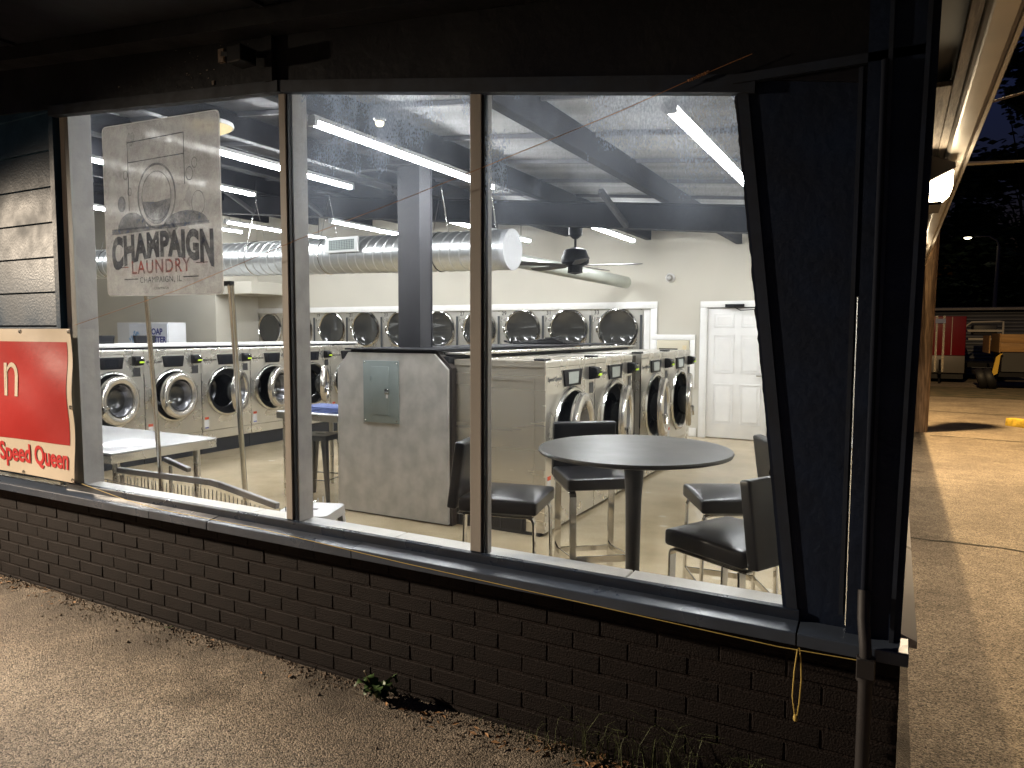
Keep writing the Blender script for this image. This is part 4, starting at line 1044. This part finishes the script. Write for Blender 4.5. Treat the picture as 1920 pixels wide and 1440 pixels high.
# ================================================================ STOOLS
def make_stool(loc, rz, lab, m):
    t = thing('metal_stool', lab, 'stool', loc, rz, 'metal cafe stools')
    h = .64
    sm = MB()
    sm.prism(rrect(-.155, .155, -.155, .155, -.155, .155, .04), 0, .004, 'z')
    sm.v = [(x, y, z+h) for x, y, z in sm.v]
    sm.build('seat', m, t)
    sk = MB(); pts = rrect(-.155, .155, -.155, .155, -.155, .155, .04); n = len(pts)
    sk.add([(x, y, h) for x, y in pts]+[(x*1.03, y*1.03, h-.045) for x, y in pts], [(i, (i+1) % n, (i+1) % n+n, i+n) for i in range(n)], smooth=True)
    sk.build('seat_skirt', m, t)
    MB().box(-.045, .045, -.012, .012, h+.0045, h+.0055).build('hand_slot', black, t)
    for sx in (-1, 1):
        for sy in (-1, 1):
            l_ = MB(); a = Vector((sx*.145, sy*.145, h-.03)); b = Vector((sx*.205, sy*.205, 0))
            for q in ((0, 0), ):
                w0_, w1_ = .05, .022
                vs = []
                for p, w in ((a, w0_), (b, w1_)):
                    vs += [(p.x, p.y, p.z), (p.x-sx*w, p.y+sy*.004, p.z), (p.x-sx*w, p.y-sy*.006, p.z), (p.x-sx*.008, p.y-sy*.008, p.z), (p.x-sx*.006, p.y-sy*w, p.z), (p.x+sx*.004, p.y-sy*w, p.z)]
                l_.add(vs, [tuple(range(6)), tuple(range(11, 5, -1))]+[(i, (i+1) % 6, (i+1) % 6+6, i+6) for i in range(6)])
            l_.build('leg', m, t)
            MB().box(b.x-.014, b.x+.014, b.y-.014, b.y+.014, 0, .012).build('foot', black, t)
    m2 = MB()
    for a, b in (((-.18, -.18), (.18, -.18)), ((.18, -.18), (.18, .18)), ((.18, .18), (-.18, .18)), ((-.18, .18), (-.18, -.18))):
        m2.tube([(*a, .22), (*b, .22)], .006, 6)
    m2.build('brace', m, t)
    return t
gun = mat('gunmetal', (.16, .16, .155), .35, .85)
make_stool((-4.98, 5.27, ZF), R(12), 'gunmetal cafe stool standing left of the concrete look panel', gun)
s2 = make_stool((-2.90, 2.98, ZF), R(20), 'silver stool with a slotted seat close behind the thick mullion', mat('silver_seat', (.62, .62, .63), .3, .4))

# ================================================================ WIRE LAUNDRY CART
wc = thing('laundry_cart', 'chrome wire laundry cart with bent tube rim behind the left pane', 'laundry cart', (-3.7, 2.95, ZF))
def L(p): return (p[0]+3.7, p[1]-2.95, p[2]-ZF)
rimA = [(-4.29, 2.75, .675), (-3.44, 2.75, .685), (-3.36, 2.75, .678), (-2.91, 2.75, .61)]
rimB = [(-4.29, 3.15, .675), (-3.44, 3.15, .685), (-3.36, 3.15, .678), (-2.91, 3.15, .61)]
def flat_rim(P, name):
    m = MB()
    for a, b in zip(P[:-1], P[1:]): m.bar(L(a), L(b), .03, .034)
    m.build(name, mat('cart_tube', (.22, .215, .21), .4, .5), wc, bev=.004, seg=1)
flat_rim(rimA, 'rim')
wm = MB()
for y in (2.755, 3.145):
    for k in range(45):
        x = -4.45+k*.034; top_ = .66 if x < -3.4 else .66-(x+3.4)*.145
        top_ = min(top_, .60+.05*math.sin(k*1.3)*.3) if x < -4.28 else top_
        top_ = top_ if y < 3 else min(top_, .40)
        wm.tube([L((x, y, top_-.02)), L((x+.02*math.sin(k), y, .12))],   .0034, 4, cap=False)
    for z in ((.60, .54, .47, .40, .3, .2, .12) if y < 3 else (.38, .3, .2, .12)):
        wm.tube([L((-4.45, y, z)), L((-2.95, y, z-.06))], .0036, 4, cap=False)
for x in (-4.45, -2.95):
    for k in range(10): wm.tube([L((x, 2.76+k*.042, .58)), L((x, 2.76+k*.042, .12))], .0028, 4, cap=False)
wm.build('wire_basket', chrome_s, wc)
fr2 = MB()
for x in (-4.3, -3.0):
    for y in (2.78, 3.12): fr2.tube([L((x, y, .55 if x > -3.1 else .64)), L((x, y, 0.0))], .012, 8)
fr2.build('frame', chrome_s, wc)
for x in (-4.3, -3.0):
    for y in (2.78, 3.12):
        MB().lathe([(0, -.012), (.035, -.012), (.04, 0), (.035, .012), (0, .012)], 14, Matrix.Translation(L((x, y, -.058))) @ AX).build('caster', dark_m, wc)
MB().bar(L((-4.25, 3.05, .70)), L((-3.95, 3.0, .665)), .03, .03).build('side_rail', MATS['cart_tube'], wc, bev=.004, seg=1)

# ================================================================ CEILING FIXTURES
tube_e = emis('tube_glow', (.97, .978, 1.0), 140)
def make_tube(x, y0, L_, z, lab, drop=True):
    t = thing('tube_light', lab, 'ceiling light', (x, y0, z), 0, 'white tube lights hung in rows under the roof')
    MB().prism([(-.036, .0), (.036, .0), (.028, .035), (-.028, .035)], 0, L_).build('housing', tubew, t)
    MB().prism([(-.030, -.002), (-.026, -.022), (-.014, -.032), (.014, -.032), (.026, -.022), (.030, -.002)], .03, L_-.03).build('diffuser', tube_e, t)
    MB().box(-.034, .034, -.002, .03, -.034, .0).build('end_cap', tubew, t); MB().box(-.034, .034, L_-.03, L_+.002, -.034, .0).build('end_cap', tubew, t)
    hz = roofz(x)-z
    for yy in (.3, L_-.3): MB().tube([(0, yy, .04), (0, yy, max(.06, hz+.1))], .005, 5).build('hanger', steel_d, t)
    return t
make_tube(-1.08, 3.72, 2.5, 2.72, 'bright tube light slanting down behind the right pane')
make_tube(-3.53, 3.70, 2.46, 2.97, 'tube light crossing the top of the middle pane')
make_tube(-5.2, 3.6, 2.44, 3.1, 'tube light ending just right of the thick mullion')
make_tube(-7.3, 4.2, 2.42, 3.3, 'tube light showing on both sides of the poster')
make_tube(-9.5, 4.0, 3.1, 3.2, 'lowest tube light left of the poster')
make_tube(-9.5, 8.0, 2.4, 3.3, 'extra far tube light added out of sight behind the poster')  # unseen extra tube, added to brighten the left of the room
make_tube(-11.4, 7.6, 2.4, 3.5, 'extra deep tube light added behind the poster')  # added behind the poster for more light on the left walls
make_tube(-13.4, 4.0, 2.4, 3.6, 'extra unseen tube light added far left beyond the window jamb')  # extra tube out of view, put in to light the left end
make_tube(-3.53, 8.3, 2.1, 2.93, 'far tube light right of the ceiling fan')
make_tube(-5.25, 8.0, 2.35, 3.02, 'far tube light above the duct end')
make_tube(-7.3, 8.0, 2.4, 3.16, 'far tube light seen above the duct left of the column')
make_tube(-1.08, 8.2, 2.4, 2.70, 'far tube light over the back door hidden by the dark column')
dome = thing('dome_light', 'warm round ceiling light at the top right of the poster', 'ceiling light', (-4.30, 3.50, 2.93))
MB().lathe([(.0, .0), (.10, .01), (.15, .035), (.16, .05)], 28).build('diffuser', emis('warm_glow', (1, .80, .46), 1.25), dome)
MB().lathe([(.165, .045), (.17, .06), (.165, .075), (0, .08)], 28).build('base', tubew, dome)
bulb = thing('spot_bulb', 'tiny warm bulb glowing through the middle pane', 'light bulb', (-3.15, 3.95, 2.94))
MB().lathe([(0, 0), (.02, .005), (.028, .02), (.02, .04), (0, .045)], 12).build('bulb', emis('bulb_glow', (1, .8, .45), 12), bulb)
MB().lathe([(.03, .03), (.045, .05), (0, .06)], 12).build('cap', tubew, bulb)
bulb2 = thing('spot_bulb', 'tiny white bulb above the ceiling fan', 'light bulb', (-3.42, 8.25, 2.88))
MB().lathe([(0, 0), (.02, .005), (.03, .02), (.02, .045), (0, .05)], 12).build('bulb', emis('bulb_glow_white', (1, .97, .9), 25), bulb2)
MB().lathe([(.03, .035), (.045, .055), (0, .06)], 12).build('cap', tubew, bulb2)

# spiral duct
du = thing('spiral_duct', 'galvanised spiral duct hanging across the room above the machines', 'duct', (0, 0, 0))
def dz(x): return 2.455-.0195*(x+3.7)
pts = [(x, 7.0, dz(x)) for x in (-13.5, -11, -9, -7, -5, -3.80)]
MB().tube(pts, .222, 40, cap=False).build('duct_body', galv, du)
MB().tube([(-3.81, 7.0, dz(-3.8)), (-3.755, 7.0, dz(-3.75))], .226, 40, cap=True).build('end_cap', mat('cap_metal', (.72, .73, .75), .45, .6), du)
dsm = MB()
x = -13.3
while x < -3.9:
    hp = []
    for k in range(29):
        a = 2*PI*k/28; hp.append((x+.075*math.sin(a+.8), 7.0+.2235*math.cos(a), dz(x)+.2235*math.sin(a)))
    dsm.tube(hp, .0055, 4, cap=False); x += .135
dsm.build('seam', seam_b, du, kind='stuff')
vg = obj('register', None, du, loc=(-5.98, 7.0, dz(-5.98)), rot=(R(-2), 0, 0))
MB().box(-.26, .26, -.262, -.235, .0, .185).build('register_frame', mat('register_white', (.66, .67, .66), .4), vg, bev=.004)
m = MB()
for k in range(16): m.box(-.195+k*.026, -.188+k*.026, -.2665, -.263, .03, .155)
for k in range(7): m.box(-.2, .2, -.2665, -.263, .03+k*.02, .034+k*.02)
m.build('grille', mat('grille_grey', (.35, .40, .38), .4), vg)
MB().box(-.2, .2, -.2628, -.2622, .03, .155).build('register_void', mat('void_grey', (.07, .09, .085), .6), vg)
for x in (-12.4, -10.9, -9.3, -7.7, -6.4, -4.7, -4.05):
    m = MB(); m.tube([(x, 6.78, dz(x)), (x, 7.0, dz(x)+.75)], .004, 4); m.tube([(x, 7.22, dz(x)), (x, 7.0, dz(x)+.75)], .004, 4); m.tube([(x, 7.0, dz(x)+.74), (x, 7.0, roofz(x)+.1)], .004, 4)
    hp = [(x, 7+.227*math.cos(2*PI*k/24), dz(x)+.227*math.sin(2*PI*k/24)) for k in range(25)]
    m.tube(hp, .006, 4)
    m.build('hanger', chrome_s, du)
fx = thing('branch_duct', 'thinner round branch duct running to the back wall past the fan', 'duct', (0, 0, 0))
MB().tube([(-4.45, 7.3, 2.49), (-4.43, 8.2, 2.49), (-4.22, 9.4, 2.44), (-4.0, 10.6, 2.385), (-3.9, 11.15, 2.36)], .095, 20).build('pipe', mat('branch_metal', (.50, .52, .47), .4, .7, var=.1, vscale=3), fx)

# ceiling fan
fan = thing('ceiling_fan', 'black ceiling fan with five blades beyond the duct end', 'ceiling fan', (-3.42, 7.95, 0))
MB().box(-.15, .15, -.10, .10, 2.82, 2.90).build('mount_box', steel_d, fan)
MB().lathe([(.0, 2.82), (.085, 2.81), (.08, 2.70), (.03, 2.66)], 20).build('canopy', dark_m, fan)
MB().tube([(0, 0, 2.68), (0, 0, 2.52)], .016, 8).build('downrod', dark_m, fan)
MB().lathe([(.03, 2.56), (.13, 2.53), (.165, 2.44), (.165, 2.38), (.13, 2.35), (.09, 2.34), (.09, 2.26), (.0, 2.24)], 28).build('motor', dark_m, fan)
for k in range(5):
    a = R(12+72*k)
    b = MB(); M = Matrix.Rotation(a, 4, 'Z') @ Matrix.Translation((0, 0, 2.345)) @ Matrix.Rotation(R(9), 4, 'X')
    b.prism([(.14, -.03), (.26, -.065), (.75, -.085), (.80, 0), (.75, .075), (.26, .06), (.14, .03)], 0, .008, 'z', M=M)
    b.build('blade', mat('fan_blade', (.05, .048, .046), .4), fan)

# ================================================================ WEEDS
def leaf_blade(mb, base, ang, L_, w, lift, rnd, lobes=True):
    n = 7; v = []; d = Vector((math.cos(ang), math.sin(ang), 0)); s = Vector((-d.y, d.x, 0))
    for i in range(n+1):
        t = i/n; c = Vector(base)+d*(L_*t*(1-.25*t*lift))+Vector((0, 0, L_*lift*math.sin(t*2.2)*.75))
        ww = w*math.sin(min(1, t*1.05)*PI*.86+.12)*(1+(.45 if i % 2 else -.25)*lobes)
        v += [tuple(c-s*ww+Vector((0, 0, .25*ww))), tuple(c), tuple(c+s*ww+Vector((0, 0, .25*ww)))]
    f = []
    for i in range(n): f += [(3*i, 3*i+1, 3*i+4, 3*i+3), (3*i+1, 3*i+2, 3*i+5, 3*i+4)]
    mb.add(v, f, smooth=True)
wd = thing('dandelion_weed', 'leafy green dandelion weed at the foot of the brick wall', 'weed', (-1.87, 2.31, 0))
rnd = random.Random(21)
for k in range(17):
    m = MB(); leaf_blade(m, (rnd.uniform(-.012, .012), rnd.uniform(-.01, .01), .004), rnd.uniform(PI*.85, PI*2.1), rnd.uniform(.07, .13), rnd.uniform(.014, .022), rnd.uniform(.5, 1.2), rnd)
    m.build('leaf', leafm, wd)
for k in range(4):
    m = MB(); leaf_blade(m, (0, 0, .004), rnd.uniform(.2, PI*.8), rnd.uniform(.05, .06), .016, 1.5, rnd); m.build('leaf', leafm, wd)
MB().tube([(-.02, -.01, .0), (-.03, -.02, .06), (-.055, -.03, .115)], .0016, 5).build('flower_stem', dry, wd)
MB().lathe([(0, 0), (.005, .003), (.004, .009), (0, .011)], 8, Matrix.Translation((-.055, -.03, .115))).build('bud', mat('bud', (.35, .3, .22), .7), wd)
sp_ = thing('weed_sprout', 'tiny green sprout in the gap between wall and asphalt', 'weed', (-3.28, 2.345, 0))
for k in range(3):
    m = MB(); leaf_blade(m, (0, 0, .003), rnd.uniform(0, 6.3), .028, .008, .8, rnd, False); m.build('leaf', leafm, sp_)
def grass(loc, n, L_, spread, lab, g):
    t = MB(); rr = random.Random(int(-loc[0]*100))
    for k in range(n):
        x, y = rr.gauss(0, spread), rr.uniform(-.05, .01); a = rr.uniform(0, 6.3); h = L_*rr.uniform(.4, 1); c = rr.uniform(.2, .9)*h
        p0 = Vector((x, y, 0)); d = Vector((math.cos(a), math.sin(a)*.5-.3, 0)).normalized(); s = Vector((-d.y, d.x, 0))*.0012
        pts = [p0+d*c*(q**2)+Vector((0, 0, h*math.sin(q*1.7))) for q in (0, .35, .7, 1)]
        v = []
        for i, p in enumerate(pts): v += [tuple(p-s*(1-i*.28)), tuple(p+s*(1-i*.28))]
        t.add(v, [(0, 1, 3, 2), (2, 3, 5, 4), (4, 5, 7, 6)])
    o = t.build('grass_tuft', mat('grass_blade', (.10, .12, .045), .6, var=.5, vscale=30), loc=loc); tag(o, lab, 'grass', g, 'stuff'); return o
grass((-.90, 2.345, 0), 70, 0.19, .10, 'dry wispy grass tuft left of the other tufts at the wall foot', 'grass tufts along the wall foot')
grass((-.62, 2.345, 0), 60, 0.25, .07, 'middle wispy grass tuft under the right pane', 'grass tufts along the wall foot')
grass((-.40, 2.345, 0), 60, 0.22, .08, 'wispy grass tuft nearest the downpipe', 'grass tufts along the wall foot')
grass((-1.15, 2.35, 0), 40, .07, .10, 'low straw coloured grass among the leaf litter', 'grass tufts along the wall foot')

# ================================================================ BEYOND THE BUILDING, RIGHT
pl = thing('utility_pole', 'weathered wooden utility pole just past the corner of the building', 'utility pole', (.33, 13, 0))
MB().tube([(.02, 0, -.05), (.045, 0, 1.5), (.075, 0, 3.0), (.10, 0, 5.5)], [.13, .125, .12, .11], 20).build('shaft', pole_m, pl)
MB().box(-.14, -.10, -.13, -.10, .05, 2.2).build('ground_strip', mat('strip', (.2, .2, .2), .5), pl)
kb = thing('curb_block', 'yellow painted concrete parking block lying askew on the lot', 'parking block', (2.40, 13.95, 0), R(-46))
MB().prism([(-.11, 0), (.11, 0), (.09, .13), (-.09, .13)], -.95, .95, 'x').build('block', mat('yellow_paint', (.55, .38, .04), .7, var=.3, vscale=14, bump=.3, bscale=30), kb, bev=.01)
# crack and seam lines across the lot
ck = MB(); rnd = random.Random(6)
def crack(x0, x1, y, amp, w):
    n = 26; v = []
    for i in range(n+1):
        x = x0+(x1-x0)*i/n; yy = y+rnd.uniform(-amp, amp)+.06*math.sin(x*3); ww = w*rnd.uniform(.3, 1)
        v += [(x, yy-ww, .004), (x, yy+ww, .004)]
    ck.add(v, [(2*i, 2*i+2, 2*i+3, 2*i+1) for i in range(n)])
crack(.12, 2.6, 6.1, .02, .016); crack(.5, 4, 12.5, .02, .03); crack(.3, 4, 16.5, .04, .05)
ck.build('asphalt_crack', mat('crack', (.03, .03, .022), .9), kind='stuff', label='dark cracks running across the asphalt right of the building')
verge = MB().add([(.5, 20.5, .006), (14, 20.0, .006), (16, 24.0, .006), (.3, 24.4, .006)], [(0, 1, 2, 3)])
verge.build('dirt_verge', mat('verge', (.13, .10, .06), .95, base2=(.05, .05, .03), vscale=3, bump=.8, bscale=12), kind='structure')
# metal shed behind
sh = thing('metal_shed', 'long grey corrugated metal shed across the back of the lot', 'shed', (0, 31, 0))
shm = mat('shed_metal', (.17, .18, .20), .45, .3, var=.15, vscale=1)
for k in range(20):
    z0 = .02+k*.125
    MB().prism([(-.02, z0), (-.055, z0+.03), (-.055, z0+.07), (-.02, z0+.12), (0, z0+.12), (0, z0)], -6, 22, 'x').build('wall_sheet', shm, sh)
MB().prism([(-.35, 2.40), (-.35, 2.48), (4, 2.60), (4, 2.5)], -6, 22, 'x').build('roof', mat('shed_roof', (.30, .28, .26), .5, .3, var=.2, vscale=1), sh)
MB().box(-6, 22, .01, 4, 0, 2.4).build('back', shm, sh)
# red enclosed trailer
tr = thing('cargo_trailer', 'red and grey enclosed cargo trailer parked before the shed', 'trailer', (.72, 26.5, 0))
rd = mat('trailer_red', (.17, .004, .010), .35, var=.05, vscale=2)
MB().box(-1.3, 1.18, 0, 4.5, .86, 2.1).build('upper_body', rd, tr, bev=.02)
MB().box(-1.3, 1.18, .0, 4.5, .31, .855).build('lower_body', mat('trailer_grey', (.16, .15, .14), .4, .3), tr, bev=.01)
MB().box(-1.3, 1.16, .1, 4.4, .12, .305).build('undercarriage', black, tr)
for x in (.12, .80): MB().box(x-.008, x+.008, -.012, -.001, .88, 2.08).build('seam_strip', mat('strip_cream', (.5, .45, .4), .4), tr)
for x in (.38, .58): MB().box(x-.03, x+.03, -.035, -.001, .33, 2.12).build('chrome_strip', mat('strip_chrome', (.75, .7, .6), .2, .8), tr)
MB().box(.34, .62, -.04, -.036, 1.88, 2.02).build('decal', mat('decal', (.25, .30, .5), .5), tr)
for x in (-1.0, 1.0):
    MB().lathe([(0, -.1), (.27, -.1), (.3, -.06), (.3, .06), (.27, .1), (0, .1)], 20, Matrix.Translation((x, 2.2, .3)) @ Matrix.Rotation(R(90), 4, 'Y')).build('wheel', black, tr)
MB().bar((.48, -.9, .35), (.48, .1, .4), .08, .08).build('tongue', dark_m, tr)
MB().tube([(.48, -.6, .0), (.48, -.6, .75)], .03, 8).build('jack', dark_m, tr)
# white gooseneck rail
gn = thing('rail_trailer', 'white tube railed trailer behind the red one', 'trailer', (2.0, 28, 0))
wt = mat('rail_white', (.55, .52, .46), .5)
MB().tube([(-.1, 0, 1.55), (0, 0, 1.8), (.15, 0, 1.93), (.9, 0, 1.95), (1.02, 0, 1.95), (1.02, 0, 1.25)], .03, 8).build('top_rail', wt, gn)
MB().bar((-.1, 0, 1.65), (1.0, 0, 1.65), .05, .07).build('rail', wt, gn)
MB().bar((-.1, 0, 1.38), (.8, 0, 1.38), .05, .06).build('rail', wt, gn)
MB().box(.2, .88, .1, .8, 1.5, 1.85).build('dark_load', mat('load', (.05, .05, .06), .5), gn, bev=.04)
MB().box(-.5, 1.6, .0, 2, .45, .6).build('deck', dark_m, gn)
for x in (0, 1.1): MB().lathe([(0, -.1), (.3, -.1), (.33, 0), (.3, .1), (0, .1)], 18, Matrix.Translation((x, .8, .33)) @ Matrix.Rotation(R(90), 4, 'Y')).build('wheel', black, gn)
# dump trailer with plywood sides
dt = thing('dump_trailer', 'dump trailer with plywood side boards at the right edge', 'trailer', (2.55, 24, 0))
ply = mat('plywood', (.26, .145, .05), .7, var=.2, vscale=5, stretch=(.3, 1, 4))
for z in (1.05, 1.30): MB().box(.0, 3.2, 0, .03, z, z+.24).build('side_board', ply, dt, bev=.004)
MB().box(-.03, .0, -.02, 2, 1.03, 1.56).build('end_board', ply, dt)
MB().box(-.25, -.22, .2, 1.9, 1.0, 1.5).build('end_board', ply, dt)
MB().box(.05, 3.2, .04, 2, .5, 1.03).build('bed', mat('bed_dark', (.03, .03, .03), .6), dt)
MB().prism([(-.2, .35), (-.05, .45), (.0, .95), (.06, 1.0), (.0, 1.0), (-.1, .9)], -.1, -.02).build('jack_arm', mat('jack_yellow', (.55, .35, .03), .5), dt)
MB().box(-.5, 3.2, .1, 1.9, .35, .48).build('chassis', dark_m, dt)
for x in (-.42, -.22):
    wv = MB().lathe([(.16, -.1), (.26, -.1), (.29, -.06), (.29, .06), (.26, .1), (.16, .1)], 22, Matrix.Translation((x, .0, .30)) @ Matrix.Rotation(R(70), 4, 'Y')).build('tyre', black, dt)
    MB().lathe([(0, -.06), (.10, -.085), (.16, -.09)], 18, Matrix.Translation((x, .0, .30)) @ Matrix.Rotation(R(70), 4, 'Y')).build('rim', mat('rim_white', (.55, .5, .42), .4), wv)
# street lamp
sl = thing('street_lamp', 'lit street lamp on a tall curved arm in front of the dark trees', 'street lamp', (3.9, 40, 0))
MB().tube([(0, 0, 0), (.03, 0, 3), (.08, 0, 5.6)], [.1, .09, .07], 10).build('pole', mat('lamp_pole', (.16, .14, .13), .6), sl)
MB().tube([(.08, 0, 5.6), (.0, 0, 5.85), (-.3, 0, 6.05), (-.9, 0, 6.1)], .035, 8).build('arm', MATS['lamp_pole'], sl)
MB().lathe([(.05, .06), (.2, .02), (.22, -.03), (.0, -.03)], 14, Matrix.Translation((-1.15, 0, 6.08))).build('head', dark_m, sl)
MB().lathe([(0, -.11), (.12, -.08), (.16, -.035)], 14, Matrix.Translation((-1.15, 0, 6.08))).build('bulb', emis('street_glow', (1, .88, .6), 14), sl)
# trees: trunk, limbs, leaf cards through the crown
def tree(x, y, h, rx, n, lab, seed):
    rr = random.Random(seed); t = thing('dark_tree', lab, 'tree', (x, y, 0), 0, 'dark trees beyond the shed')
    tb = MB(); tb.tube([(0, 0, 0), (.1, 0, h*.3), (0, .1, h*.6)], [.35, .26, .12], 10)
    clumps = []
    for k in range(26):
        a = rr.uniform(0, 6.28); z = h*rr.uniform(.3, 1); rad = rx*math.sqrt(max(.05, 1-((z/h-.55)/.5)**2))*rr.uniform(.3, 1)
        c = Vector((math.cos(a)*rad, math.sin(a)*rad, z)); clumps.append((c, rr.uniform(.6, 1.5)))
        tb.tube([(0, 0, h*.35), (c.x*.4, c.y*.4, (c.z+h*.35)*.5), tuple(c*.9)], [.08, .04, .012], 5, cap=False)
    tb.build('trunk', barkm, t)
    cr = MB()
    for i in range(n):
        c, r = rr.choice(clumps); p = c+Vector((rr.gauss(0, r*.5), rr.gauss(0, r*.5), rr.gauss(0, r*.4))); s = rr.uniform(.14, .34)
        M = Matrix.Translation(p) @ Matrix.Rotation(rr.uniform(0, 6), 4, 'Z') @ Matrix.Rotation(rr.uniform(-1.2, 1.2), 4, 'X')
        cr.add([(-s, 0, 0), (0, -s*.5, .02), (s, 0, 0), (0, s*.5, .02)], [(0, 1, 2, 3)], M=M)
    cr.build('crown', treem, t)
tree(5.6, 45, 16, 3.4, 14000, 'tall leafy tree rising into the navy sky at the right edge', 1)
tree(1.2, 44, 11.0, 3.2, 9000, 'lower dark tree behind the street lamp arm', 2)
tree(8.5, 46, 13, 3.6, 6000, 'dark tree farthest right behind the dump trailer', 3)
hedge = MB(); rr = random.Random(8)
for i in range(16000):
    x = rr.uniform(-8, 20); z = abs(rr.gauss(0, 1))*3.2+1.2; y = 41.5+rr.uniform(0, 2.5); s = rr.uniform(.14, .34)
    M = Matrix.Translation((x, y, min(z, 8.4+.9*math.sin(x*.8)-abs(rr.gauss(0, .6))))) @ Matrix.Rotation(rr.uniform(0, 6), 4, 'Z') @ Matrix.Rotation(rr.uniform(-1.2, 1.2), 4, 'X')
    hedge.add([(-s, 0, 0), (0, -s*.5, .03), (s, 0, 0), (0, s*.5, .03)], [(0, 1, 2, 3)], M=M)
hedge.box(-10, 22, 44.2, 45.0, 0, 4.5)
hedge.build('undergrowth', treem, kind='stuff', label='dark mass of bushes and undergrowth beyond the shed')

# keep children of copied or built things consistent: every name already plain
bpy.context.view_layer.update()
